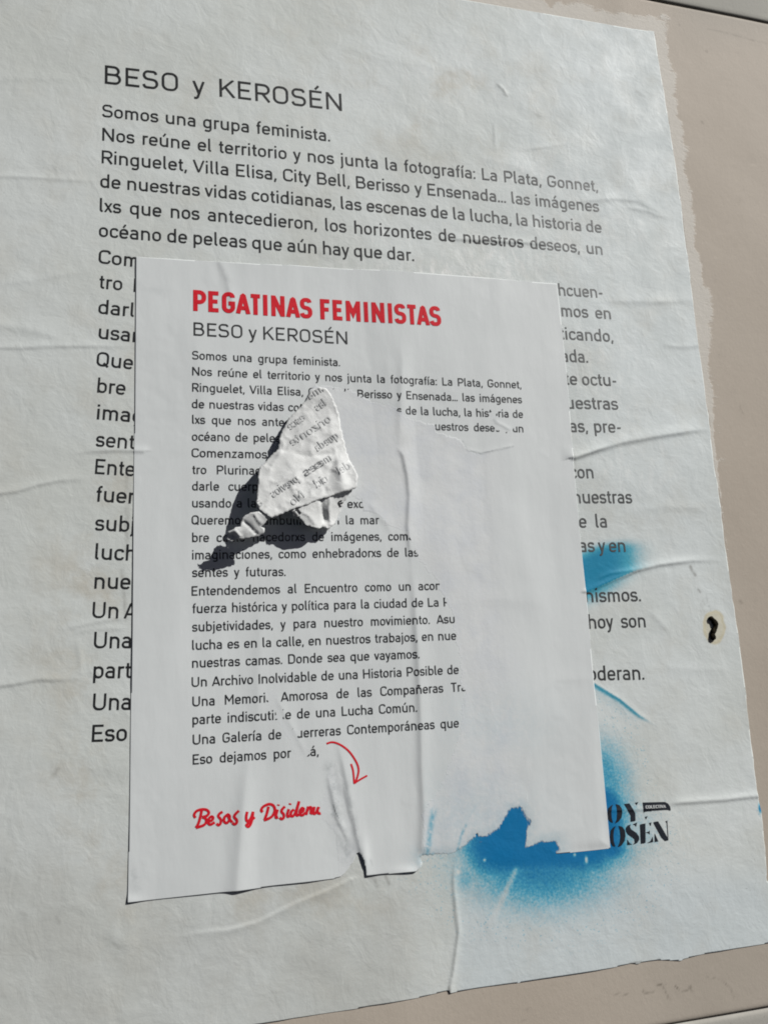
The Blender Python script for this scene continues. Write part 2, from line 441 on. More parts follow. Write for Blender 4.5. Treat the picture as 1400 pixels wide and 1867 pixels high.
def wall_mat(name, ca, cb):
    t = NT(name)
    c = t.mix(t.ramp(t.noise(5, 4), .3, .7), ca, cb)
    c = t.mix(t.ramp(t.noise(45, 5, .65), .55, .8, 0, .35), c, tuple(x * .82 for x in ca))
    c = t.mix(t.math('MULTIPLY', t.ramp(t.noise(500, 1, .5), .75, .80), t.ramp(t.noise(11, 2), .45, .6, 0, .5)), c, (.16, .14, .12))
    c = t.mix(t.ramp(t.noise(190, 5, .75), .50, .78, 0, .30), c, tuple(x * .78 for x in ca))
    c = t.mix(t.ramp(t.noise(75, 5, .7, t.scaled((.6, 1, 1.4))), .56, .76, 0, .35), c, tuple(min(.7, x * 1.16) for x in cb))
    c = t.mix(t.at('grime_shade'), c, (.37, .345, .30))
    r = t.at('rim')
    br = t.noise(150, 5, .75, t.scaled((.55, 1, 1.3)), 1.0)
    f = t.ramp(t.math('ADD', r, t.math('MULTIPLY', t.math('SUBTRACT', br, .5), 1.3)), .30, .58)
    f = t.math('MULTIPLY', f, t.ramp(r, .02, .2))
    c = t.mix(t.math('MULTIPLY', f, .9), c, (.67, .635, .575))
    c = t.mix(t.at('dirt'), c, (.12, .10, .08))
    b1 = t.bump(t.noise(30, 4, .55), .06, .003)
    b2 = t.bump(t.noise(420, 5, .7, t.scaled((1, 1, .7))), .30, .0004, b1)
    b3 = t.bump(t.math('MULTIPLY', br, f), .35, .0006, b2)
    return t.done(c, .7, .25, b3)

M_BIG = big_paper_mat()
M_SMALL = small_paper_mat()
M_BLACK = ink('black_print', (.014, .015, .016), .48, .5, .25, (.12, .12, .12))
M_BLACK2 = ink('small_black_print', (.020, .021, .023), .5, .5, .2, (.14, .14, .14))
M_RED = ink('red_print', (.68, .012, .026), .6, .2, .10, (.7, .14, .15))
M_LOGO = ink('logo_print', (.012, .016, .024), .45, .5)
M_GHOST = ink('show_through_print', (.47, .48, .48), .6, .3, .6, (.64, .65, .64))
M_GHOST2 = ink('strong_show_through_print', (.16, .165, .17), .6, .3, .3, (.4, .4, .4))
M_LOGOTXT = ink('pale_print', (.55, .57, .57), .6, .3)
M_WALL = wall_mat('beige_wall_paint', (.495, .432, .36), (.535, .472, .398))
M_BOARD = wall_mat('grey_board_paint', (.34, .33, .29), (.37, .36, .315))
M_BOARD2 = wall_mat('light_board_paint', (.43, .415, .375), (.46, .445, .40))
def backing_mat():
    t = NT('dark_joint'); return t.done(t.mix(t.noise(90), (.34, .31, .26), (.46, .42, .35)), .9, .1)
M_BACK = backing_mat()
def flap_mat():
    t = NT('paper_reverse')
    c = t.mix(t.ramp(t.noise(40, 5, .65), .3, .72), (.60, .61, .605), (.72, .73, .72))
    c = t.mix(t.ramp(t.noise(150, 4, .7), .58, .78, 0, .35), c, (.50, .51, .51))
    b = t.bump(t.noise(110, 5, .65, None, .8), .45, .0009)
    b = t.bump(t.noise(500, 3, .6), .25, .0002, b)
    return t.done(c, .65, .3, b)
M_FLAP = flap_mat()
def lump_mat():
    t = NT('dark_brown_lump')
    c = t.mix(t.ramp(t.noise(500, 4, .6), .4, .7), (.006, .005, .003), (.030, .024, .014))
    return t.done(c, .9, .08, t.bump(t.noise(700, 4), .8, .0006))
M_LUMP = lump_mat()

# ------------------------------------------------------------------ stroke lettering (centre lines with corner radii)
# glyph: width, [strokes]; stroke: list of (x, y[, radius]); 'c' first = closed. Cap height 100, x-height 72.
G = {}
def g(ch, w, *st, lb=14, rb=14): G[ch] = (w, st, lb, rb)
O_ = ['c', (0, 66, 21), (42, 66, 21), (42, 6, 21), (0, 6, 21)]
g('a', 39, [(3, 57), (7, 66, 8), (39, 66, 18), (39, 0)], [(39, 39), (0, 39, 16), (0, 6, 16), (39, 6)], lb=10)
g('b', 42, [(0, 0), (0, 104)], O_, rb=11)
g('c', 38, [(39, 52), (37, 66, 12), (0, 66, 21), (0, 6, 21), (37, 6, 12), (39, 20)], lb=11, rb=8)
g('d', 42, [(42, 0), (42, 104)], O_, lb=11)
g('e', 42, [(0, 36), (42, 36), (42, 66, 21), (0, 66, 21), (0, 6, 21), (34, 6, 10), (40, 15)], lb=11, rb=10)
g('f', 24, [(10, 0), (10, 98, 14), (27, 98)], [(-3, 66), (24, 66)], lb=9, rb=5)
g('g', 42, O_, [(42, 72), (42, -22, 18), (14, -22, 6), (5, -16)], lb=11)
g('h', 42, [(0, 0), (0, 104)], [(0, 46), (0, 66, 20), (42, 66, 21), (42, 0)], rb=13)
g('i', 0, [(0, 0), (0, 72)], [(0, 88), (0, 101)])
g('j', 0, [(0, 72), (0, -22, 12), (-12, -22)], [(0, 88), (0, 101)])
g('k', 40, [(0, 0), (0, 104)], [(38, 72), (0, 27)], [(14, 43), (41, 0)], rb=7)
g('l', 11, [(0, 104), (0, 6, 11), (12, 6)], rb=8)
g('m', 70, [(0, 0), (0, 72)], [(0, 46), (0, 66, 18), (35, 66, 18), (35, 0)], [(35, 46), (35, 66, 18), (70, 66, 18), (70, 0)])
g('n', 42, [(0, 0), (0, 72)], [(0, 46), (0, 66, 20), (42, 66, 21), (42, 0)])
g('ñ', 42, *G['n'][1], [(6, 84), (14, 93, 5), (28, 83, 5), (36, 92)])
g('o', 42, O_, lb=11, rb=11)
g('p', 42, [(0, 72), (0, -28)], O_, rb=11)
g('q', 42, [(42, 72), (42, -28)], O_, lb=11)
g('r', 24, [(0, 0), (0, 72)], [(0, 44), (0, 66, 18), (27, 66)], rb=4)
g('s', 37, [(36, 54), (33, 66, 10), (0, 66, 15), (0, 38, 14), (38, 34, 14), (38, 6, 15), (3, 6, 10), (-1, 18)], lb=9, rb=9)
g('t', 24, [(9, 92), (9, 6, 13), (26, 6)], [(-4, 66), (25, 66)], lb=9, rb=5)
g('u', 42, [(0, 72), (0, 6, 21), (42, 6, 20), (42, 28)], [(42, 72), (42, 0)])
g('v', 42, [(0, 72), (21, 1), (42, 72)], lb=5, rb=5)
g('x', 40, [(0, 72), (40, 0)], [(40, 72), (0, 0)], lb=5, rb=5)
g('y', 42, [(0, 72), (22, 4)], [(42, 72), (17, -17, 6), (12, -22, 3), (2, -22)], lb=5, rb=5)
g('z', 37, [(0, 66), (36, 66), (0, 6), (38, 6)], lb=9, rb=9)
g('A', 62, [(0, 0), (31, 99), (62, 0)], [(10, 26), (52, 26)], lb=5, rb=5)
g('B', 50, [(0, 0), (0, 100)], [(0, 94), (46, 94, 21), (46, 52, 21), (0, 52)], [(0, 52), (51, 52, 23), (51, 6, 23), (0, 6)], rb=11)
g('C', 50, [(51, 74), (49, 94, 16), (0, 94, 25), (0, 6, 25), (49, 6, 16), (51, 26)], lb=12, rb=8)
g('D', 52, [(0, 0), (0, 100)], [(0, 94), (52, 94, 26), (52, 6, 26), (0, 6)], rb=12)
g('E', 45, [(0, 0), (0, 100)], [(0, 94), (47, 94)], [(0, 51), (41, 51)], [(0, 6), (47, 6)], rb=8)
g('F', 45, [(0, 0), (0, 100)], [(0, 94), (46, 94)], [(0, 49), (40, 49)], rb=5)
g('G', 52, [(51, 76), (49, 94, 18), (0, 94, 25), (0, 6, 25), (52, 6, 25), (52, 46), (26, 46)], lb=12, rb=12)
g('H', 54, [(0, 0), (0, 100)], [(54, 0), (54, 100)], [(0, 51), (54, 51)])
g('I', 0, [(0, 0), (0, 100)])
g('K', 52, [(0, 0), (0, 100)], [(51, 100), (0, 36)], [(17, 58), (54, 0)], rb=6)
g('L', 42, [(0, 100), (0, 6)], [(-6, 6), (45, 6)], rb=6)
g('M', 66, [(0, 0), (0, 100)], [(0, 97), (33, 36), (66, 97)], [(66, 100), (66, 0)])
g('N', 56, [(0, 0), (0, 100)], [(1, 97), (55, 3)], [(56, 0), (56, 100)])
g('O', 53, ['c', (0, 94, 26), (53, 94, 26), (53, 6, 26), (0, 6, 26)], lb=12, rb=12)
g('P', 50, [(0, 0), (0, 100)], [(0, 94), (50, 94, 25), (50, 43, 25), (0, 43)], rb=8)
g('Q', 53, *G['O'][1], [(32, 24), (56, -2)], lb=12, rb=12)
g('R', 50, [(0, 0), (0, 100)], [(0, 94), (50, 94, 25), (50, 45, 25), (0, 45)], [(24, 45), (52, 0)], rb=8)
g('S', 48, [(46, 80), (42, 94, 14), (0, 94, 22), (0, 54, 20), (49, 48, 20), (49, 6, 22), (4, 6, 14), (-2, 22)], lb=10, rb=10)
g('T', 52, [(26, 0), (26, 94)], [(-2, 94), (54, 94)], lb=5, rb=5)
g('U', 54, [(0, 100), (0, 6, 26), (54, 6, 26), (54, 100)])
g('V', 60, [(0, 100), (30, 1), (60, 100)], lb=5, rb=5)
g('.', 0, [(0, 0), (0, 14)], lb=11, rb=11)
g(',', 0, [(2, 13), (-4, -14)], lb=12, rb=11)
g(':', 0, [(0, 0), (0, 14)], [(0, 54), (0, 68)], lb=11, rb=11)
g('-', 26, [(0, 37), (27, 37)], lb=9, rb=9)
g("'", 0, [(0, 100), (0, 78)], lb=9, rb=9)
for ch, ba, dx in (('á', 'a', 21), ('é', 'e', 21), ('ó', 'o', 21), ('ú', 'u', 21)):
    g(ch, G[ba][0], *G[ba][1], [(dx - 4, 82), (dx + 10, 104)], lb=G[ba][2], rb=G[ba][3])
g('í', 0, [(0, 0), (0, 72)], [(-2, 82), (10, 104)])
g('É', 45, *G['E'][1], [(20, 108), (34, 128)], rb=8)

def outline(st):
    """rounded polyline -> dense points"""
    closed = st[0] == 'c'
    P = [(*p, 0)[:3] for p in (st[1:] if closed else st)]
    n = len(P); r = []
    for i, (x, y, rad) in enumerate(P):
        if not rad or (not closed and i in (0, n - 1)): r.append((x, y)); continue
        a = np.array(P[i - 1][:2], float); b = np.array((x, y), float); c = np.array(P[(i + 1) % n][:2], float)
        u = a - b; v = c - b; lu, lv = np.linalg.norm(u), np.linalg.norm(v); u /= lu; v /= lv
        ang = math.acos(max(-1, min(1, float(u @ v))))
        tl = rad / math.tan(ang / 2)
        ra = P[i - 1][2]; rc = P[(i + 1) % n][2]
        tl = min(tl, lu * (.5 if ra else .98), lv * (.5 if rc else .98)); rad = tl * math.tan(ang / 2)
        ctr = b + (u + v) / np.linalg.norm(u + v) * rad / math.sin(ang / 2)
        s = b + u * tl - ctr; e = b + v * tl - ctr
        a0 = math.atan2(s[1], s[0]); a1 = math.atan2(e[1], e[0]); d = (a1 - a0 + math.pi) % (2 * math.pi) - math.pi
        k = max(3, int(abs(d) / .22))
        for q in range(k + 1): r.append(tuple(ctr + rad * np.array((math.cos(a0 + d * q / k), math.sin(a0 + d * q / k)))))
    if closed: r.append(r[0])
    return r, closed
def ribbon(pts, w, closed, step, taper=None):
    """quads [(4 x 2)] for a line of width w"""
    P = [pts[0]]
    for p in pts[1:]:
        if math.dist(p, P[-1]) < 1e-6: continue
        n = max(1, int(math.dist(p, P[-1]) / step)); a = P[-1]
        for k in range(1, n + 1): P.append((a[0] + (p[0] - a[0]) * k / n, a[1] + (p[1] - a[1]) * k / n))
    P = np.array(P, float)
    d = np.diff(P, axis=0); d /= np.linalg.norm(d, axis=1)[:, None]
    nr = np.stack([-d[:, 1], d[:, 0]], 1)
    N = np.zeros_like(P)
    N[1:-1] = nr[:-1] + nr[1:]; N[0] = nr[0]; N[-1] = nr[-1]
    if closed: N[0] = N[-1] = nr[0] + nr[-1]
    N /= np.linalg.norm(N, axis=1)[:, None] + 1e-9
    cs = np.ones(len(P)); cs[1:-1] = np.clip((N[1:-1] * nr[1:]).sum(1), .35, 1)
    wd_ = np.full(len(P), w / 2.) if taper is None else w / 2 * np.interp(np.linspace(0, 1, len(P)), *taper)
    A = P + N * (wd_ / cs)[:, None]; B = P - N * (wd_ / cs)[:, None]
    return np.stack([A[:-1], B[:-1], B[1:], A[1:]], 1)
def glyph_quads(ch, weight, xs=1.0):
    w, st, lb, rb = G[ch]; r = []
    def ym(y):
        return float(np.interp(y, [-28, 0, 6, 66, 72, 94, 100, 130], [-28, 0, weight / 2, 72 - weight / 2, 72, 100 - weight / 2, 100, 130]))
    def ym_caps(y):
        return float(np.interp(y, [-28, 0, 6, 94, 100, 130], [-28, 0, weight / 2, 100 - weight / 2, 100, 130]))
    f = ym_caps if ch.isupper() else ym
    for s in st:
        s2 = [('c' if q == 'c' else (q[0] * xs, f(q[1]), *([q[2] * min(1, xs * 1.1)] if len(q) > 2 else []))) for q in s]
        pts, cl = outline(s2)
        r.append(ribbon(pts, weight * (1.08 if ch in '.:' else 1), cl, 9))
    if ch in 'AVMNK': r = [np.stack([q[..., 0], np.clip(q[..., 1], 0, 100)], -1) for q in r]
    if ch in 'vxz': r = [np.stack([q[..., 0], np.clip(q[..., 1], 0, 72)], -1) for q in r]
    if ch == 'y': r = [np.stack([q[..., 0], np.clip(q[..., 1], -30, 72)], -1) for q in r]
    return r
SPACE = 26
CAPX = 1.08
class Print:
    """collects flat printed shapes in wall metres, then lays them on a surface"""
    def __init__(s, h=0.): s.q = []; s.k = 0; s.lay = []; s.h = h
    def add(s, quads):
        s.q.append(np.asarray(quads)); s.lay.append(np.full(len(quads), s.k % 4)); s.k += 1
    def text(s, txt, p0, p1, cap, weight=12.5, hs=1.0, justify=True, xs=1.0, mid=None, mirror=False, track=0.):
        hgt = s.h
        a = np.array(at(*p0, hgt)); b = np.array(at(*p1, hgt))
        L = float(np.linalg.norm(b - a)); e = (b - a) / L
        up = np.array([-e[1], e[0]])
        if mirror: up = -up
        sag = np.zeros(2)
        if mid is not None: sag = (np.array(at(*mid, hgt)) - (a + b) / 2)
        sc_ = cap / 100
        items = []; x = 0; nsp = txt.count(' ')
        for ch in txt:
            if ch == ' ': items.append((ch, x)); x += SPACE; continue
            w, _, lb, rb = G[ch]
            if not items: lb = weight / 2
            cx = xs * (CAPX if ch.isupper() else 1)
            items.append((ch, x + lb * hs)); x += (w * cx + (lb + rb) * hs) + track
        last = G[txt[-1]]; x -= last[3] * hs + track - weight / 2 * (1 if last[0] or txt[-1] in '.,:iI' else 1)
        nat = x * sc_
        if L and justify and nsp:
            extra = (L / sc_ - x) / nsp; k = 1.0
            if extra < -12: k = (L / sc_) / (x - 12 * nsp); extra = -12
        else: extra = 0; k = L / nat if justify != 'free' else 1.0
        n = 0
        for ch, gx in items:
            if ch == ' ': n += 1; continue
            for Q in glyph_quads(ch, weight, xs * (CAPX if ch.isupper() else 1)):
                u = (Q[..., 0] + gx + extra * n) * sc_ * k; v = Q[..., 1] * sc_
                t = u / L
                s.add(a + u[..., None] * e + v[..., None] * up + (4 * t * (1 - t))[..., None] * sag)
        return nat / L
    def line(s, px, w, closed=False, step=3.0, taper=None):
        """a stroke given in photo pixels, width in px"""
        Q = ribbon(px, w, closed, step, taper); x, z = at(Q[..., 0], Q[..., 1], s.h); s.add(np.stack([x, z], -1))
    def fill(s, poly, n=6, step=2.2):
        """a filled outline given in photo pixels, cut into small quads by scanlines"""
        ys = np.array([p[1] for p in poly]); qs = []
        N = max(3, int((ys.max() - ys.min()) / step)); Y = np.linspace(ys.min() + 1e-3, ys.max() - 1e-3, N + 1)
        def cuts(y):
            r = []
            for i in range(len(poly)):
                (x1, y1), (x2, y2) = poly[i], poly[(i + 1) % len(poly)]
                if (y1 > y) != (y2 > y): r.append(x1 + (x2 - x1) * (y - y1) / (y2 - y1))
            return sorted(r)
        for i in range(N):
            a, b = cuts(Y[i]), cuts(Y[i + 1])
            if len(a) != len(b):
                mids = cuts((Y[i] + Y[i + 1]) / 2); a = b = mids
            for k in range(0, len(a) - 1, 2): qs.append([(a[k], Y[i]), (a[k + 1], Y[i]), (b[k + 1], Y[i + 1]), (b[k], Y[i + 1])])
        Q = np.array(qs); x, z = at(Q[..., 0], Q[..., 1], s.h); s.add(np.stack([x, z], -1))
    def build(s, name, mat, parent, hf, eps=.00013, clip=(), keep=None, split=1):
        Q = np.concatenate(s.q); lay = np.concatenate(s.lay)
        if split > 1:       # cut every quad lengthwise so that torn edges bite into the letters
            A, B, C, D = (Q[:, k] for k in range(4)); parts = []
            for i in range(split):
                t0, t1 = i / split, (i + 1) / split
                parts.append(np.stack([A + (B - A) * t0, A + (B - A) * t1, D + (C - D) * t1, D + (C - D) * t0], 1))
            Q = np.concatenate(parts); lay = np.tile(lay, split)
        c = Q.mean(1); px, py = topx(c[:, 0], c[:, 1])
        ok = np.ones(len(Q), bool)
        jx = px + 3.0 * vn(px, py, 9, 3) + 1.5 * vn(px, py, 3, 4); jy = py + 3.0 * vn(px, py, 9, 5) + 1.5 * vn(px, py, 3, 6)
        for p in clip: ok &= ~inside(p, jx, jy)
        if keep is not None: ok &= inside(keep, px, py)
        Q = Q[ok]; lay = lay[ok]
        x = Q[..., 0].ravel(); z = Q[..., 1].ravel()
        h = hf(x, z) + eps + np.repeat(lay, 4) * .00001
        V = np.stack([x, -h, z], 1); F = np.arange(len(V)).reshape(-1, 4)
        # face the room
        a = Q[:, 1] - Q[:, 0]; b = Q[:, 2] - Q[:, 0]; flip = a[:, 0] * b[:, 1] - a[:, 1] * b[:, 0] < 0
        F[flip] = F[flip][:, ::-1]
        return mesh_obj(name, V, F, mat, parent, False)
def capm(p, q):
    a = np.array(at(*p)); b = np.array(at(*q)); return float(np.linalg.norm(a - b))
def spl(pts, n=6):
    P = [np.array(p, float) for p in pts]; P = [2 * P[0] - P[1]] + P + [2 * P[-1] - P[-2]]; r = []
    for i in range(1, len(P) - 2):
        for k in range(n):
            t = k / n; a, b, c, d = P[i - 1:i + 3]
            r.append(tuple(.5 * (2 * b + (c - a) * t + (2 * a - 5 * b + 4 * c - d) * t * t + (3 * b - a - 3 * c + d) * t ** 3)))
    r.append(tuple(P[-2])); return r

# ================================================================== THE WALL
# right edge of the big poster, from the top corner down (photo pixels)
R_EDGE = [(1192, 58), (1196, 90), (1206, 152), (1216, 210), (1227, 280), (1240, 370), (1246, 420), (1257, 500), (1263, 560), (1272, 625), (1282, 700),
          (1292, 770), (1294, 790), (1301, 850), (1309, 900), (1317, 960), (1325, 1025), (1333, 1075), (1342, 1140), (1350, 1190), (1356, 1235),
          (1365, 1325), (1371, 1370), (1379, 1440), (1383, 1462), (1388, 1490), (1394, 1560), (1396, 1604), (1403, 1612), (1412, 1717)]
T_EDGE = [(-170, -190), (100, -130), (500, -58), (850, 1), (1000, 26), (1100, 43), (1150, 52)]
B_EDGE = [(1400, 1719), (1280, 1740), (1247, 1748), (1240, 1752), (1200, 1751), (1170, 1754), (1162, 1758), (1150, 1757), (1080, 1772), (1000, 1783), (915, 1796),
          (862, 1803), (820, 1811), (817, 1806), (760, 1819), (700, 1830), (480, 1866), (200, 1915), (-90, 1965)]
t1, t2 = at(1180, -2), at(1400, 43)

sl = (t2[1] - t1[1]) / (t2[0] - t1[0])
TOPZ = lambda x: t1[1] + sl * (x - t1[0])
b1, b2 = at(1235, 1867), at(1400, 1837)

slb = (b2[1] - b1[1]) / (b2[0] - b1[0])
BOTZ = lambda x: b1[1] + slb * (x - b1[0])
FAR = 1.6
def axis(lo, hi, step, far):
    a = np.arange(lo, hi, step)
    left = lo - np.cumsum(np.linspace(.01, .12, 20)); right = hi + np.cumsum(np.linspace(.01, .12, 20))
    return np.concatenate([left[left > -far][::-1], a, right[right < far]])
wall = bpy.data.objects.new('painted_wall', None)
link(wall)
tag(wall, 'beige painted wall panel with grey boards above and below, behind both paper posters', 'wall', 'structure')
gp = .0003
poly = [(-FAR, BOTZ(-FAR) + gp), (FAR, BOTZ(FAR) + gp), (FAR, TOPZ(FAR) - gp), (-FAR, TOPZ(-FAR) - gp)]
xs = axis(.33, .62, .0012, FAR)
xs = np.concatenate([xs[xs < -.2], np.arange(-.2, .33, .003), xs[xs >= .33]])
zs = np.linspace(2e-6, 1 - 2e-6, 650)
def wp(X, T): return BOTZ(X) + gp + T * (TOPZ(X) - BOTZ(X) - 2 * gp)
def h_panel(X, Z):
    h = h_wall(X, Z)
    dt = TOPZ(X) - Z; db = Z - BOTZ(X)
    h = h - .0006 * sm(.405, .38, X) * sm(0, .02, db - .05 - .0) 
    return h - .0006 * np.exp(-(np.minimum(dt, db) / .0012) ** 2) + .000015 * vn(X, Z, .006, 3)
pn, vx, vz = sheet('panel', poly, h_panel, xs, zs, M_WALL, wall, .005, wp)
px, py = topx(vx, vz)
d, s, t = polydist([(700, -24)] + T_EDGE[3:] + R_EDGE, px, py)
wdt = 30 + 12 * vn(px, py, 60, 2) + 5 * vn(px, py, 14, 3)
wdt = wdt * (1 - .78 * sm(560, 900, py)) * (1 + .55 * sm(1150, 900, px) * (py < 120))
rim = np.clip(1 - d / np.maximum(wdt, 4), 0, 1) ** .5 * sm(1250, 700, py) * (s < 0)
rim = np.maximum(rim, .32 * np.exp(-((d - 12) / 18) ** 2) * sm(520, 620, py) * sm(1000, 800, py) * (vn(px, py, 25, 8) > .1))
attr(pn, 'rim', rim)
attr(pn, 'grime_shade', .25 * sm(1350, 1700, py) * sm(1000, 1300, px) + .55 * sm(120, 0, py) * sm(1180, 1300, px))  # corner dimming painted into the wall colour, bottom right and top right
dirt = np.zeros(len(px))
for pts, w, a in (
        ([(1172, 1806), (1176, 1812), (1192, 1808)], 1.5, .8), ([(1198, 1797), (1206, 1795), (1212, 1806), (1222, 1826)], 1.3, .75),
        ([(1231, 1799), (1240, 1807), (1253, 1805), (1258, 1802)], 1.4, .8), ([(1258, 1798), (1261, 1809)], 2.0, .8),
        ([(1286, 1781), (1310, 1785), (1330, 1800), (1340, 1825)], 1.0, .45), ([(1100, 1806), (1116, 1812), (1142, 1814)], 1.1, .5),
        ([(962, 1840), (958, 1856), (948, 1867)], 1.2, .4), ([(1290, 53), (1330, 62), (1372, 74), (1400, 80)], 1.6, .35),
        ([(1349, 1096), (1352, 1100)], 2.0, .6), ([(1286, 93), (1288, 95)], 1.6, .6), ([(1279, 222), (1281, 225)], 2.0, .6),
        ([(1237, 45), (1239, 47)], 1.6, .5), ([(1340, 1350), (1352, 1357)], 1.6, .3), ([(1348, 740), (1356, 762)], 2, .25)):
    dd, _, _ = polydist(pts, px, py)
    dirt = np.maximum(dirt, a * np.exp(-(dd / w) ** 2) * (.55 + .45 * vn(px, py, 6, 12)))
dt = TOPZ(vx) - vz; db = vz - BOTZ(vx)
dirt = np.maximum(dirt, .6 * np.exp(-np.minimum(dt, db) / .0014) * (.6 + .4 * vn(vx, vz, .012, 4)))
attr(pn, 'dirt', np.clip(dirt, 0, 1))
def board(name, poly, mat, lift):
    up = name == 'upper_board'
    tt = np.concatenate([np.arange(0, .30, .003), np.linspace(.32, 1.1, 20)]) + 1e-6
    def wb(X, T): return TOPZ(X) + gp + T if up else BOTZ(X) - gp * .8 - T[::-1]
    def hf(X, Z):
        e = np.abs(Z - (TOPZ(X) if name == 'upper_board' else BOTZ(X)))
        return lift + h_wall(X, Z + 3) * .6 - .0007 * np.exp(-(e / .0014) ** 2)
    o, x, z = sheet(name, poly, hf, axis(.33, .62, .003, FAR), tt, mat, wall, .006, wb)
    e = np.abs(z - (TOPZ(x) if name == 'upper_board' else BOTZ(x)))
    attr(o, 'dirt', .5 * np.exp(-e / .0012) * (.6 + .4 * vn(x, z, .02, 4)))
    attr(o, 'rim', np.zeros(len(x))); attr(o, 'grime_shade', np.zeros(len(x)))
    return o
tag(board('upper_board', [(-FAR, TOPZ(-FAR) + gp), (FAR, TOPZ(FAR) + gp), (FAR, 1.5), (-FAR, 1.5)], M_BOARD, .0004), 'grey board above the groove')
tag(board('lower_board', [(-FAR, -1.7), (FAR, -1.7), (FAR, BOTZ(FAR) - gp * .8), (-FAR, BOTZ(-FAR) - gp * .8)], M_BOARD2, -.0004), 'pale board below the groove')
V = [(-FAR, .0045, -1.7), (FAR, .0045, -1.7), (FAR, .0045, 1.5), (-FAR, .0045, 1.5), (-FAR, .04, -1.7), (FAR, .04, -1.7), (FAR, .04, 1.5), (-FAR, .04, 1.5)]
mesh_obj('backing', V, [(0, 1, 2, 3), (5, 4, 7, 6), (4, 0, 3, 7), (1, 5, 6, 2), (3, 2, 6, 7), (4, 5, 1, 0)], M_BACK, wall, False)

# ================================================================== THE LARGE POSTER
SM_L = [(248, 468), (247, 600), (246, 760), (244, 900), (243, 1020), (242, 1150), (239, 1300), (237, 1450), (235, 1560), (233, 1646)]
bp = atl(T_EDGE + ragged([(1150, 52), (1178, 56)], .6, 8, 1) + ragged([(1184, 56)] + R_EDGE, .8, 14, 2) + ragged(B_EDGE, .6, 26, 3))
xl = -.165
bp = [p for p in bp if p[0] > xl + .002] + [(xl, float(at(-90, 1965)[1])), (xl, float(at(-170, -190)[1]))]
zz = [p[1] for p in bp]
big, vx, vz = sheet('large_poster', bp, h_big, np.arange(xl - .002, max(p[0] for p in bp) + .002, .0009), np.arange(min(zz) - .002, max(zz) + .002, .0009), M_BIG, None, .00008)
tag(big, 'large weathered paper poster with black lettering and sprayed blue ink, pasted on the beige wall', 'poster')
px, py = topx(vx, vz)
blue = np.zeros(len(px)); teal = np.zeros(len(px))
# patch beside the line «as y en», bounded below by the fold
dA, sA, tA = polydist([(1030, 1095), (1085, 1072), (1120, 1056), (1160, 1040), (1210, 1028)], px, py)
up = sA < 0
fA = np.exp(-(np.maximum(px - 1085, 0) / 84) ** 2) * np.where(up, np.exp(-(np.maximum(dA - 42, 0) / 30) ** 2), .60 * np.exp(-(dA / 30) ** 2))
fA = fA * (px > 1000) * sm(955, 1005, py)
blue = np.maximum(blue, .84 * fA); teal = np.maximum(teal, (fA > .02) * 1.0)
# curved streak with a sharp upper edge
dB, sB, tB = polydist([(1060, 1234), (1083, 1247), (1130, 1276), (1165, 1305), (1215, 1334)], px, py)
fB = np.where(sB > 0, np.exp(-(np.maximum(dB - 2.5 * (1 - tB), 0) / (8.5 - 4 * tB)) ** 2), np.exp(-(dB / 2.2) ** 2)) * sm(1, .6, tB)
blue = np.maximum(blue, .52 * fB); teal = np.maximum(teal, np.clip(fB * 2, 0, .7))
blue = np.maximum(blue, .26 * (sB > 0) * np.exp(-(dB / 34) ** 2) * sm(1, .5, tB))
edge, _, _ = polydist([(1085, 1240), (1112, 1548)], px, py)
haz = np.exp(-(edge / 66) ** 2) * sm(1255, 1420, py) * (px > 1080)
blue = np.maximum(blue, .52 * haz * sm(1250, 1300, py))
core = np.exp(-(edge / 37) ** 2) * sm(1380, 1470, py) * (px > 1090) * sm(1640, 1540, py)
blue = np.maximum(blue, .85 * core)
# the big cloud of ink under the torn bottom edge
ex = (px - 985) / np.where(px < 985, 134, 146); yb = np.maximum(py - (1538 - .04 * (px - 985)), 0)
fD = np.exp(-np.maximum(np.hypot(ex, 0) - .5, 0) ** 2 * 2.6) * np.exp(-(yb / 70) ** 2) * sm(1395, 1470, py)
blue = np.maximum(blue, fD * .98)
fE = .66 * np.exp(-(np.hypot((px - 985) / 175, np.maximum(py - 1570, 0) / 108)) ** 2) * sm(1420, 1500, py)
blue = np.maximum(blue, fE)
fF = .42 * np.exp(-(np.hypot((px - 850) / 34, (py - 1600) / 42)) ** 2) + .30 * np.exp(-(np.hypot((px - 1165) / 55, (py - 1520) / 85)) ** 2)
blue = np.maximum(blue, fF * sm(1180, 1230, py))
blue = np.maximum(blue, .12 * np.exp(-(np.hypot((px - 1000) / 240, (py - 1670) / 85)) ** 2))
blue = np.maximum(blue, .8 * np.exp(-(np.hypot((px - 1386) / 5, (py - 1472) / 12)) ** 2))
blue *= 1 - .35 * np.exp(-(polydist([(940, 1585), (915, 1640), (890, 1690)], px, py)[0] / 5) ** 2)
for cx, cy, rx_, ry_ in ((1068, 1567, 3, 8), (1047, 1558, 3, 4), (883, 1568, 2.5, 3), (835, 1590, 3, 4)):
    blue *= 1 - .8 * np.exp(-(np.hypot((px - cx) / rx_, (py - cy) / ry_)) ** 2)
ps = np.zeros(len(px))  # whitish patches that paint the glossy sheen of the glue into the colour
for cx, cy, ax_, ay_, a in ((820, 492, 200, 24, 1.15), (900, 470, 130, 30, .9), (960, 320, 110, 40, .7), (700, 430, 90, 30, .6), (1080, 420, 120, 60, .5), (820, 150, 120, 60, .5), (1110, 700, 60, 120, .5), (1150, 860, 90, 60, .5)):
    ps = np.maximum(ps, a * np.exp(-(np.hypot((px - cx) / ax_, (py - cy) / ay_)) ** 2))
attr(big, 'paste_sheen', ps)
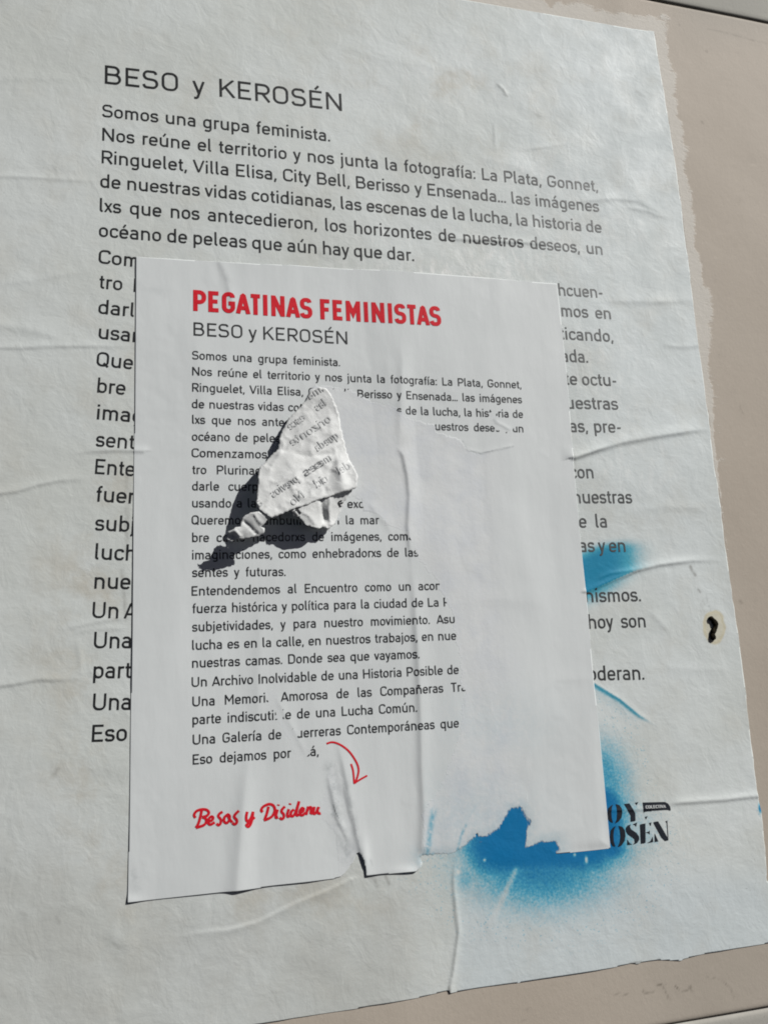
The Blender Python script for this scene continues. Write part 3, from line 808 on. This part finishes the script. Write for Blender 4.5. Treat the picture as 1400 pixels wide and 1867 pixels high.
attr(big, 'grime_shade', np.clip(.62 * sm(1350, 1800, py) * sm(820, 700, px) + .25 * sm(300, 0, px), 0, .75))  # greyer, dirtier lower left, with corner dimming painted into the paper colour
attr(big, 'blue', np.clip(blue, 0, 1)); attr(big, 'teal', teal)
attr(big, 'cool', np.clip(.75 * sm(820, 850, px) * sm(1550, 1640, py) + .55 * sm(620, 1150, px) * sm(1650, 300, py), 0, 1))
attr(big, 'stain', np.clip(.25 + .75 * np.exp(-(np.hypot((px - 200) / 120, (py - 1250) / 420)) ** 2) + .5 * np.exp(-(np.hypot((px - 560) / 260, (py - 1640) / 60)) ** 2)
     + .5 * np.exp(-(np.hypot((px - 800) / 160, (py - 170) / 90)) ** 2), 0, 1))
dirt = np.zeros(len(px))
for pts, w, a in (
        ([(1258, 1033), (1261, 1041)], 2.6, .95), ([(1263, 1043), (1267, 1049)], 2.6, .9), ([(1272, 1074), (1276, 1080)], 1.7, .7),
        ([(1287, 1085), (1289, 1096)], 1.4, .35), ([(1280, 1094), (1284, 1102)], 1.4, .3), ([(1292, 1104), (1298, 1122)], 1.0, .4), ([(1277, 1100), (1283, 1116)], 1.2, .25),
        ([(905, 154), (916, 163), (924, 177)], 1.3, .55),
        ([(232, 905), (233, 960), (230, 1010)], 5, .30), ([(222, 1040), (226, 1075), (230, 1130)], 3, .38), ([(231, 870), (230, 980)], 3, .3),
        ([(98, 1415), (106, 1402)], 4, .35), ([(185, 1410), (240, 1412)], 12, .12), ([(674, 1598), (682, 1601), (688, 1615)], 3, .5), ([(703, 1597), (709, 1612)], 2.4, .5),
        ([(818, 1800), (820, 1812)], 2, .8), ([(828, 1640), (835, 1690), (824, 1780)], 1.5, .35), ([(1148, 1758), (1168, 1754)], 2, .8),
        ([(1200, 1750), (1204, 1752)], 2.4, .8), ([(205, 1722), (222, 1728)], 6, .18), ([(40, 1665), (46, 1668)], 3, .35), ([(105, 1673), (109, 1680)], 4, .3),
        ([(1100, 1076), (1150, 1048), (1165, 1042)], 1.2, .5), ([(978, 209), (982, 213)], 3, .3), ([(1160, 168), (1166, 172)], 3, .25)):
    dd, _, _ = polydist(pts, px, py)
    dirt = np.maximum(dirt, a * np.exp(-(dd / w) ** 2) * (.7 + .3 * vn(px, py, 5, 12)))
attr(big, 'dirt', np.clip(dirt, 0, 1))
hd = np.hypot((px - 1301) / 21, (py - 1144) / 32) + .07 * vn(px, py, 10, 3)
attr(big, 'halo', np.clip(sm(1.05, .92, hd) * (.65 + .35 * sm(.6, 1., hd)), 0, 1))

pr = Print(HB)
pr.text('BESO y KEROSÉN', (191, 151.5), (624, 201.5), capm((191.5, 151), (191.5, 117.5)), 11.9, 1.36, True, 1.13)
pr.build('heading', M_BLACK, big, h_big)
cb = capm((187, 256), (187, 232.6))
pr = Print(HB)
def bt(txt, a, b, justify=True): return pr.text(txt, a, b, cb, 13.0, 1.15, justify, 1.07)
bt('Somos una grupa feminista.', (187, 212.5), (602, 257.5))
bt('Nos reúne el territorio y nos junta la fotografía: La Plata, Gonnet,', (187, 256), (1090, 349))
bt('Ringuelet, Villa Elisa, City Bell, Berisso y Ensenada... las imágenes', (186, 297.5), (1092.5, 386))
bt('de nuestras vidas cotidianas, las escenas de la lucha, la historia de', (183.5, 341.5), (1097.5, 424))
bt('lxs que nos antecedieron, los horizontes de nuestros deseos, un', (182.5, 386), (1099, 464))
bt('océano de peleas que aún hay que dar.', (181, 431.5), (755, 476))
LEFT = [('Com', 180, 479.8, 253, 20), ('tro P', 180.6, 525.7, 264, 20), ('darl', 179.5, 571.7, 246, 20), ('usar', 180, 617.3, 254, 20), ('Quer', 176, 667, 258, 20), ('bre c', 177.5, 715.5, 264, 18),
        ('imag', 177, 764.2, 260, 16), ('sent', 175, 813.6, 246.5, 15), ('Ente', 173.5, 863.6, 245.5, 13), ('fuer', 174.5, 914, 247, 12), ('subj', 173.5, 966.8, 244.5, 9), ('luch', 173.5, 1019.8, 248, 7),
        ('nues', 172.4, 1072.9, 257, 4), ('Un A', 168.6, 1126.7, 252, 2), ('Una', 171.3, 1181.7, 239, 0), ('part', 170.5, 1236.6, 240, -1), ('Una', 169.5, 1295, 238.5, -3), ('Eso', 167.8, 1352.6, 231.7, -6)]
for txt, x, y, xe, sl_ in LEFT: bt(txt, (x, y), (xe, y + sl_ * (xe - x) / 200))
for txt, a, b in [('hcuen-', (1019, 538.5), (1100, 543)), ('imos en', (1017, 576), (1114, 581.7)), ('ticando,', (1021, 618.3), (1118, 623.3)), ('ada.', (1024, 659.3), (1072, 661)),
                  ('te octu-', (1030, 701), (1125, 704)), ('uestras', (1033, 745), (1127, 747)), ('as, pre-', (1039, 787.5), (1133, 789.2)), ('con', (1040, 872), (1082, 872)),
                  ('nuestras', (1046, 917.5), (1152.5, 917.5)), ('ue la', (1040, 962), (1107, 961.5)), ('as y en', (1057, 1006), (1141, 1006)),
                  ('nismos.', (1068, 1098), (1168.5, 1096)), ('hoy son', (1074, 1146.3), (1177.5, 1143.5)), ('oderan.', (1073, 1241), (1174.5, 1239))]:
    bt(txt, a, b)
tx = pr.build('paragraph', M_BLACK, big, h_big)
co_ = np.empty(len(tx.data.vertices) * 3, np.float32); tx.data.vertices.foreach_get('co', co_); co_ = co_.reshape(-1, 3)
fx_, fy_ = topx(co_[:, 0], co_[:, 2])
attr(tx, 'sheen_fade', sm(780, 1090, fx_) * (.35 + .65 * sm(1200, 900, fy_)) * (.75 + .25 * vn(fx_, fy_, 30, 3)))  # ink paled towards the right: gloss haze painted into its colour

def lg(*p): return [(1050 + x / 5.6, 1420 + y / 5.6) for x, y in p]
pr = Print(HB)
for P in ([(402, 258), (440, 266), (463, 300), (470, 345), (462, 395), (432, 438), (395, 455), (414, 410), (418, 345), (412, 290)],
          [(375, 263), (352, 275), (325, 300), (318, 350), (325, 410), (350, 440), (375, 450), (362, 400), (358, 340), (363, 290)],
          [(488, 254), (543, 250), (603, 350), (606, 430), (555, 437), (556, 375), (520, 310)], [(598, 240), (634, 237), (617, 268)],
          [(698, 383), (730, 381), (713, 414)],
          [(432, 480), (470, 488), (496, 525), (503, 580), (494, 635), (462, 682), (424, 698), (444, 650), (452, 590), (446, 525)],
          [(402, 484), (380, 492), (352, 525), (345, 590), (352, 650), (375, 690), (400, 692), (384, 640), (380, 580), (386, 520)],
          [(506, 502), (520, 478), (556, 464), (548, 490), (560, 515), (615, 552), (641, 590), (643, 622), (622, 655), (578, 672), (598, 648), (592, 612), (528, 566), (508, 535)],
          [(572, 462), (592, 458), (622, 444), (612, 490), (600, 474)], [(521, 618), (545, 656), (574, 671), (520, 676)],
          [(650, 464), (706, 455), (708, 655), (660, 663)], [(742, 450), (768, 444), (760, 482)], [(708, 548), (734, 540), (750, 528), (750, 568), (734, 554)], [(722, 656), (756, 636), (780, 588), (786, 645)],
          [(784, 441), (836, 433), (926, 590), (940, 606), (940, 632), (905, 634), (868, 598)], [(800, 555), (838, 638), (800, 644)], [(922, 436), (930, 436), (940, 600), (934, 600)], [(910, 431), (932, 425), (928, 447), (920, 447)]):
    pr.fill(lg(*P), step=1.1)
logo = pr.build('logo', M_LOGO, big, h_big, split=2)
pr = Print(HB)
pr.fill(lg((678, 241), (760, 241), (905, 235), (938, 252), (960, 285), (966, 318), (960, 326), (930, 316), (830, 322), (702, 334), (690, 350), (684, 300)), step=1.1)
ban = pr.build('ribbon_emblem', M_LOGO, logo, h_big, split=4)
pr = Print(HB)
pr.text('COLECTIVA', lg((708, 304))[0], lg((916, 296))[0], capm(lg((708, 304))[0], lg((708, 272))[0]), 17, .9, True, .62)
pr.build('ribbon_lettering', M_LOGOTXT, ban, h_big, .0002)

# ================================================================== THE SMALL POSTER
sp = SM_L[::-1] + [(300, 471), (400, 477), (470, 481), (540, 483), (620, 489), (700, 492), (790, 499), (885, 506), (950, 512), (1015, 517),
     (1022, 580), (1031, 660), (1038, 740), (1046, 850), (1056, 960), (1070, 1095), (1082, 1235), (1094, 1345), (1103, 1440), (1113, 1547)]
sp += [(1080, 1551), (1040, 1555), (1014, 1557)]
sp += ragged([(1014, 1556), (1011, 1536), (1000, 1537), (985, 1541), (970, 1544), (962, 1546), (952, 1552), (954, 1530), (957, 1508), (956, 1494), (948, 1488), (945, 1477), (936, 1476),
              (928, 1487), (917, 1500), (911, 1514), (900, 1524), (888, 1530), (876, 1537), (870, 1534), (872, 1520), (868, 1518), (866, 1535), (861, 1543), (842, 1556), (835, 1562)], .9, 4, 5)
sp += ragged([(835, 1562), (810, 1563), (790, 1562), (771, 1566), (768, 1580), (759, 1588)], .8, 6, 6)
sp += [(757, 1589), (735, 1591), (700, 1594), (669, 1597)]
sp += ragged([(668, 1597), (667, 1583), (664, 1570), (658, 1558), (652, 1552), (648, 1562), (643, 1574), (636, 1584), (629, 1592), (622, 1599), (610, 1602)], .8, 5, 7)
sp += [(560, 1609), (500, 1615), (460, 1621), (430, 1625), (400, 1627), (340, 1634), (280, 1641)]
spw = atl(sp, HS)
sx = [p[0] for p in spw]; sz = [p[1] for p in spw]
small, vx, vz = sheet('small_poster', spw, h_small, np.arange(min(sx) - .001, max(sx) + .001, .0007), np.arange(min(sz) - .001, max(sz) + .001, .0007), M_SMALL, None, .00004)
tag(small, 'smaller torn white paper poster with red title, glued over the large poster', 'poster')
px, py = topx(vx, vz)
attr(small, 'torn', torn_field(px, py))
bl = np.zeros(len(px))
for pts, w, a in (([(790, 1478), (784, 1510), (779, 1558)], 6, .8), ([(772, 1560), (790, 1558)], 6, .6), ([(848, 1505), (838, 1530), (832, 1556)], 3, .75), ([(866, 1470), (850, 1500)], 3, .25),
                  ([(862, 1545), (900, 1526), (916, 1502), (934, 1478)], 5, .35), ([(952, 1550), (985, 1542), (1010, 1537)], 4, .3), ([(885, 1530), (892, 1524)], 4, .5)):
    dd, _, _ = polydist(pts, px, py); bl = np.maximum(bl, a * np.exp(-(dd / w) ** 2))
bl = np.maximum(bl, .16 * np.exp(-(np.hypot((px - 860) / 120, (py - 1500) / 90)) ** 2) * (px > 770))
bl = np.maximum(bl, .10 * np.exp(-(np.hypot((px - 900) / 100, (py - 1320) / 60)) ** 2) * (px > 770))
fe, _, _ = polydist(FEATHER, px, py)
attr(small, 'thin', np.clip(np.exp(-(fe / (9 + 5 * vn(px, py, 18, 7))) ** 2), 0, 1) * (np.hypot(px - 985, py - 1560) > 0))
bl = np.maximum(bl, .30 * np.exp(-(fe / 22) ** 2))
attr(small, 'blue', bl)
gm = np.zeros(len(px))  # smudges, and shadows of the tears and gaps painted as dark streaks
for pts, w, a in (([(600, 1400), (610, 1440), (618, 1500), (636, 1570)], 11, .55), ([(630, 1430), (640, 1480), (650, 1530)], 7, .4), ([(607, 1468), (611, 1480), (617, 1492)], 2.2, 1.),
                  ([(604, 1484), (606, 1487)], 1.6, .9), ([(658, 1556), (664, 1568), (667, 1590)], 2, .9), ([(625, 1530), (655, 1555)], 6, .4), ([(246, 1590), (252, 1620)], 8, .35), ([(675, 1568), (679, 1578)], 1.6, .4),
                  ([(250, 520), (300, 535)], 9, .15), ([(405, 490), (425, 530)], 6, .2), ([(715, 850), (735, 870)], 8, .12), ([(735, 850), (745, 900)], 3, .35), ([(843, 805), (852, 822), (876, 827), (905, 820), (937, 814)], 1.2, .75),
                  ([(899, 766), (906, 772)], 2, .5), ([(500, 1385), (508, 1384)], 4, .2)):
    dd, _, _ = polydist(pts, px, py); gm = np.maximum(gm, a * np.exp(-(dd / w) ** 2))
attr(small, 'grime_shade', gm)

pr = Print(HS)
pr.text('PEGATINAS FEMINISTAS', (351.5, 566.5), (804.5, 595), capm((352, 566.5), (352, 528)), 19.5, 1.3, True, .68)
tag(pr.build('title', M_RED, small, h_small), 'red condensed bold title lettering')
pr = Print(HS)
pr.text('BESO y KEROSÉN', (353, 611.5), (634, 627), capm((353, 611.5), (353, 587.3)), 11.8, 1.36, True, 1.13)
pr.build('heading', M_BLACK2, small, h_small)
cs = capm((351, 684.3), (351, 668.8))
pr = Print(HS)
def st(txt, a, b, justify=True, mid=None): return pr.text(txt, a, b, cs, 13.2, 1.15, justify, 1.07, mid)
st('Somos una grupa feminista.', (351, 655), (620.5, 667))
st('Nos reúne el territorio y nos junta la fotografía: La Plata, Gonnet,', (351, 684.3), (950.5, 708))
st('Ringuelet, Villa Elisa, City Bell, Berisso y Ensenada... las imágenes', (351, 713.8), (952, 735))
st('de nuestras vidas cotidianas, las escenas de la lucha, la historia de', (350.5, 743.8), (954, 761.7))
st('lxs que nos antecedieron, los horizontes de nuestros deseos, un', (351, 772.4), (954.5, 788))
st('océano de peleas', (350.5, 803.3), (523, 806.3))
st('Comenzamos', (350, 833.2), (487.5, 835.7))
st('tro Plurinac', (351, 864), (475.5, 865.5))
st('darle cuerp', (351, 894), (470.5, 895))
st('usando a la', (351, 925), (467, 925.5)); st('exc', (634, 926), (664, 926))
st('Queremos ambulin', (350, 956), (556, 957)); st('n la mar', (609, 956), (692, 955.5))
st('bre como hacedorxs de imágenes, coma', (351, 988.3), (754, 985))
st('imaginaciones, como enhebradorxs de las', (351, 1020), (763, 1014.6))
st('sentes y futuras.', (351, 1052), (521, 1050))
st('Entendendemos al Encuentro como un acont', (350, 1085.9), (812, 1075))
st('fuerza histórica y política para la ciudad de La Pl', (351, 1118), (826, 1105))
st('subjetividades, y para nuestro movimiento. Asu', (351, 1151.5), (829, 1136))
st('lucha es en la calle, en nuestros trabajos, en nue', (351, 1185), (832, 1166.3))
st('nuestras camas. Donde sea que vayamos.', (351, 1217.5), (764.5, 1200))
st('Un Archivo Inolvidable de una Historia Posible de', (350, 1252.5), (836.5, 1228.5))
st('Una Memoria Amorosa de las Compañeras Tra', (351.5, 1288), (850, 1260))
st('parte indiscutible de una Lucha Común.', (351.5, 1321), (760.5, 1297.5))
st('Una Galería de Guerreras Contemporáneas que', (352, 1357.7), (836.5, 1326))
st('Eso dejamos por acá,', (352, 1394), (581, 1377.5))
pr.build('paragraph', M_BLACK2, small, h_small, clip=TORN, split=2)
pr = Print(HS)
def sg(*p): return spl([(340 + x / 5.385, 1440 + y / 5.385) for x, y in p])
for P in ([(152, 205), (138, 270), (120, 330), (95, 372)], [(92, 275), (78, 248), (100, 210), (150, 192), (200, 196), (222, 222), (205, 252), (158, 268)], [(158, 268), (192, 282), (196, 318), (168, 348), (97, 372)],
          [(222, 310), (255, 296), (264, 272), (246, 262), (222, 285), (216, 322), (238, 340), (280, 318)],
          [(356, 215), (326, 235), (316, 260), (340, 292), (336, 330), (316, 346), (297, 330)],
          [(405, 242), (376, 270), (372, 308), (396, 325), (421, 300), (426, 258), (408, 243), (424, 285), (452, 318)],
          [(516, 203), (482, 238), (472, 265), (496, 296), (492, 326), (470, 336), (453, 320)],
          [(598, 213), (588, 260), (592, 300), (614, 300), (638, 268), (656, 213)], [(656, 213), (646, 290), (626, 345), (606, 361), (590, 345), (612, 322), (672, 268)],
          [(808, 165), (792, 230), (768, 296)], [(752, 218), (736, 200), (756, 165), (812, 140), (856, 156), (870, 200), (846, 255), (802, 285), (762, 298)],
          [(897, 193), (882, 243), (882, 272), (902, 268)], [(903, 155), (906, 143)], [(968, 163), (942, 190), (936, 215), (957, 242), (955, 274), (935, 286), (916, 271)],
          [(1007, 188), (993, 235), (997, 262), (1018, 254)], [(1017, 145), (1021, 132)],
          [(1058, 192), (1032, 214), (1026, 250), (1046, 258), (1072, 222), (1107, 112)], [(1107, 112), (1082, 214), (1086, 250), (1108, 242)],
          [(1116, 225), (1145, 210), (1151, 186), (1133, 180), (1116, 208), (1119, 242), (1142, 248), (1172, 224)],
          [(1197, 163), (1186, 205), (1176, 245)], [(1180, 220), (1206, 175), (1226, 176), (1223, 210), (1222, 238)], [(1222, 238), (1246, 215), (1258, 166)], [(1258, 166), (1248, 205), (1254, 234), (1276, 222), (1296, 172)], [(1302, 168), (1288, 200), (1296, 228), (1322, 232)]):
    pr.line(sg(*P), 4.9, False, 1.6)
tag(pr.build('signature', M_RED, small, h_small, clip=TORN[2:3], split=2), 'red brush script signature cut off by the tear')
pr = Print(HS)
def ag(*p): return spl([(560 + x / 5.833, 1330 + y / 5.833) for x, y in p])
pr.line(ag((208, 150), (270, 135), (350, 160), (440, 225), (510, 320), (545, 400), (545, 470), (512, 572)), 3.5, False, 2)
pr.line(ag((468, 365), (490, 440), (502, 572)), 3.4, False, 2)
pr.line(ag((496, 574), (565, 532), (640, 490)), 3.4, False, 2)
tag(pr.build('arrow', M_RED, small, h_small), 'thin red curved arrow')

# ---- the peeled flap: heights (mm) at outline points and inside, photo pixels
def SURF(x, y): return h_small(*at(x, y, HS)) + .00012
def scrap(name, rim_, inner, parent, seed, amp=.5, step=4.2, folds=()):
    rag = ragged([p[:2] for p in rim_] + [rim_[0][:2]], 1.2, 3.4, seed)[:-1]
    ctl = np.array(list(rim_) + list(inner), float)
    c0 = ctl[:, :2].mean(0); U = (ctl[:, :2] - c0) / 60
    def kern(a, b):
        d = np.hypot(a[:, None, 0] - b[None, :, 0], a[:, None, 1] - b[None, :, 1])
        return d ** 2 * np.log(d + 1e-9)
    n_ = len(U); A = np.zeros((n_ + 3, n_ + 3)); A[:n_, :n_] = kern(U, U) + np.eye(n_) * .004
    A[:n_, n_] = 1; A[:n_, n_ + 1:] = U; A[n_:, :n_] = A[:n_, n_:].T
    co = np.linalg.solve(A, np.concatenate([ctl[:, 2], np.zeros(3)]))
    def hgt(x, y):
        u = (np.stack([x, y], 1) - c0) / 60
        h = kern(u, U) @ co[:n_] + co[n_] + u @ co[n_ + 1:]
        r1 = np.abs(vn(x + y * .5, y - x * .5, 46, seed)); r2 = np.abs(vn(x + y * .6, y - x * .4, 22, seed + 1))
        h = h + amp * ((1 - r1) ** 3 + .5 * (1 - r2) ** 3 + .16 * (1 - np.abs(vn(x - y * .3, y + x * .5, 11, seed + 5))) ** 2 - .8)
        h = h + crease(folds, x, y, 1000.)
        return np.maximum(h, 0) * 1e-3
    xs_ = [p[0] for p in rag]; ys_ = [p[1] for p in rag]
    gx, gy = np.meshgrid(np.arange(min(xs_), max(xs_), step), np.arange(min(ys_), max(ys_), step))
    rnd = np.random.RandomState(seed); gx = gx.ravel() + rnd.uniform(-1, 1, gx.size); gy = gy.ravel() + rnd.uniform(-1, 1, gy.size)
    dd, _, _ = polydist(rag, gx, gy, True)
    k = inside(rag, gx, gy) & (dd > 1.8); gx = gx[k]; gy = gy[k]
    pts = [Vector(p) for p in rag] + [Vector((a, b)) for a, b in zip(gx, gy)]
    n = len(rag)
    vs, es, fs, *_ = delaunay_2d_cdt(pts, [], [list(range(n))], 1, 1e-4)
    vx_ = np.array([v.x for v in vs]); vy_ = np.array([v.y for v in vs])
    h = hgt(vx_, vy_)
    h = h + SURF(vx_, vy_)
    X, Z = at(vx_, vy_, h)
    V = np.stack([X, -h, Z], 1)
    tri = []
    for f in fs:
        a, b, c = (V[i] for i in f[:3])
        nn = np.cross(b - a, c - a)
        tri.append(list(f) if nn[1] < 0 else list(f)[::-1])
    o = mesh_obj(name, V, tri, M_FLAP, parent, True)
    so_ = o.modifiers.new('thickness', 'SOLIDIFY'); so_.thickness = .00013; so_.offset = -1
    def surf(X, Z):                     # height above the wall at a wall point, solved along the line of sight direction
        return None
    return o, hgt
FOLDS = [([(506, 818), (530, 824), (557, 833), (585, 831), (614, 827)], 3, 7, -.55, .05, .1), ([(598, 745), (604, 785), (611, 820), (617, 850), (622, 880)], 4, 7, .35, .15, .05),
         ([(620, 812), (606, 848), (596, 880), (590, 905)], 3, 7, -.5, .1, .1), ([(573, 842), (585, 870), (602, 895)], 3, 5, .45, .2, .1), ([(545, 742), (570, 772), (604, 788)], 4, 7, .3, .2, .2),
         ([(475, 890), (515, 872), (560, 880)], 5, 9, .35, .1, .3), ([(500, 935), (540, 905), (575, 860)], 4, 8, -.35, .1, .3), ([(520, 835), (540, 862), (548, 905)], 4, 7, .3, .2, .2),
         ([(540, 790), (566, 800), (592, 812)], 4, 7, .3, .2, .3)]
FL = [(566, 714, .6), (557, 730, .9), (548, 742, 1.2), (527, 762, 2.2), (511, 794, 4.2), (508, 818, 5.6), (497, 828, 6.4), (484, 842, 7.4), (473, 855, 8.6), (470, 886, 10.8), (468, 920, 12.8),
      (474, 931, 13.2), (494, 944, 13.2), (514, 937, 12.6), (534, 928, 11.6), (562, 919, 10.2), (590, 908, 9.0), (612, 901, 7.8), (640, 893, 6.0), (650, 890, 5.4), (653, 868, 3.8), (646, 852, 2.6), (636, 838, .9),
      (626, 800, .3), (618, 760, .1), (612, 736, 0), (604, 720, 0), (596, 709, 0), (580, 705, .1)]
flap, hfl = scrap('torn_flap', FL, [(560, 760, 2.4), (545, 800, 4.6), (530, 826, 6.6), (556, 833, 5.9), (580, 830, 4.6), (606, 828, 3.0), (520, 860, 9.2), (500, 900, 11.6), (545, 880, 9.2), (582, 842, 4.6), (586, 870, 6.0), (590, 892, 7.6),
                                    (616, 790, 1.8), (618, 838, 4.2), (624, 866, 6.4), (606, 862, 4.4), (632, 884, 7.0), (590, 760, 1.4), (585, 790, 2.8), (636, 868, 3.4)], small, 41, .8, 2.6, FOLDS)
tag(flap, 'peeled flap of paper turned back with its pale reverse showing')
LS = [(530, 927, 10.8), (533, 941, 10.6), (546, 944, 10.2), (556, 957, 9.2), (566, 960, 8.4), (578, 964, 7.4), (590, 961, 6.0), (600, 966, 5.2), (610, 955, 3.6), (614, 946, 2.6), (622, 930, 2.0), (632, 908, 2.6), (645, 890, 4.2), (612, 896, 6.8), (590, 903, 8.2), (560, 914, 9.5)]
scr, hls = scrap('torn_scrap', LS, [(572, 930, 8.8), (574, 948, 8.0), (583, 922, 8.0), (588, 936, 5.6), (590, 948, 5.0), (598, 935, 5.4), (610, 920, 4.8), (555, 936, 9.8)], small, 52, .25, 2.6, [([(584, 906), (587, 930), (591, 955)], 2, 6, -1.4, .05, .1), ([(601, 903), (599, 935), (603, 962)], 2, 4, .8, .1, .1), ([(545, 932), (562, 940), (575, 958)], 2, 4, .5, .2, .1)])
TP = [(448, 939, 11.1), (458, 935, 11.9), (469, 932, 12.6), (482, 937, 12.6), (492, 944, 12.2), (484, 952, 11.8), (476, 960, 11.4), (483, 964, 11.6), (480, 973, 11.2), (462, 980, 11.1), (441, 985, 10.8), (432, 982, 11.2), (421, 988, 11.0), (411, 983, 10.2), (416, 969, 11.6), (430, 962, 12.4), (439, 960, 12.0), (441, 948, 11.4)]
tip, htp = scrap('curled_tip', TP, [(428, 972, 12.0), (424, 982, 10.0), (450, 965, 12.0), (460, 948, 12.6)], small, 63, .3, 2.4, [([(440, 948), (456, 962), (470, 977)], 2, 4, -.9, .05, .05), ([(413, 974), (428, 967), (440, 981)], 2, 3, .8, .1, .1), ([(462, 934), (470, 948), (478, 958)], 2, 4, .6, .1, .1)])
# print showing through the reverse, mirrored
def on_flap(o, hg, name, items, mat, rim_):
    P = Print()
    for txt, a, b, cap, wt in items:
        # lay out in photo pixels at a constant height, then drop every corner on the flap
        P.text(txt, a, b, cap, wt, 1.0, True, 1.0, None, True)
    Q = np.concatenate(P.q); mx, my = topx(*Q.mean(1).T)
    ok = inside([p[:2] for p in rim_], mx, my) & (polydist([p[:2] for p in rim_], mx, my, True)[0] > 2)
    Q = Q[ok]; x, y = topx(Q[..., 0].ravel(), Q[..., 1].ravel())
    h = hg(x, y) + SURF(x, y) + .00036
    X, Z = at(x, y, h)
    V = np.stack([X, -h, Z], 1); F = np.arange(len(V)).reshape(-1, 4)
    n = np.cross(V[F[:, 1]] - V[F[:, 0]], V[F[:, 2]] - V[F[:, 0]])
    F[n[:, 1] > 0] = F[n[:, 1] > 0][:, ::-1]
    return mesh_obj(name, V, F, mat, o, False)
cf = cs * .98
on_flap(flap, hfl, 'reversed_lettering', [
    ('imá', (592, 712), (566, 728), cf, 12.5), ('las esce', (597, 738), (530, 784), cf, 12.5), ('orizonte', (606, 767), (534, 813), cf, 12.5),
    ('que da', (619, 798), (580, 823), cf, 13), ('meses previos a', (606, 838), (474, 924), cf, 13), ('del cicl', (640, 853), (578, 890), cf, 12.5), ('No', (557, 905), (536, 922), cf, 13)], M_GHOST, FL)
P = Print()
on_flap(flap, hfl, 'dark_lettering', [('ses', (590, 848.5), (558, 869), cf, 13.5)], M_GHOST2, FL)
on_flap(scr, hls, 'dark_lettering', [('fi', (552, 934), (541, 942), cf, 14)], M_BLACK2, LS)
on_flap(scr, hls, 'dark_lettering', [('a', (629, 921), (620, 925), cf, 15)], M_BLACK2, LS)

# ================================================================== THE BROWN LUMP
def lump():
    path = spl([(1220 + x / 9.336, 1000 + y / 9.336) for x, y in [(672, 1205), (700, 1195), (752, 1245), (778, 1310), (752, 1385), (728, 1440), (726, 1490), (744, 1540), (750, 1556)]], 5)
    n = len(path); V = []; F = []; m = 14
    rnd = random.Random(4)
    for i, (x, y) in enumerate(path):
        t = i / (n - 1)
        r = 4.4 * (1 + .10 * math.sin(t * 26) + rnd.uniform(-.06, .06)) * min(1, .55 + 4 * t) * min(1, .45 + 5 * (1 - t))
        a = path[max(0, i - 1)]; b = path[min(n - 1, i + 1)]
        d = np.array(b) - np.array(a); d = d / np.linalg.norm(d); nr = np.array((-d[1], d[0]))
        for k in range(m):
            q = math.pi * 2 * k / m
            o = nr * r * math.cos(q) * (1 + .08 * rnd.uniform(-1, 1))
            X, Z = at(x + o[0], y + o[1])
            hh = float(h_big(np.array([X]), np.array([Z]))[0]) + .0006 + .00038 * r * math.sin(q) * .8
            V.append((float(X), -hh, float(Z)))
        if i:
            for k in range(m): F.append(((i - 1) * m + k, (i - 1) * m + (k + 1) % m, i * m + (k + 1) % m, i * m + k))
    F.append(tuple(range(m))[::-1]); F.append(tuple((n - 1) * m + k for k in range(m)))
    o = mesh_obj('dirt_lump', V, F, M_LUMP)
    tag(o, 'dark brown worm-shaped lump stuck on the large poster inside a pale yellow stain', 'lump')
lump()
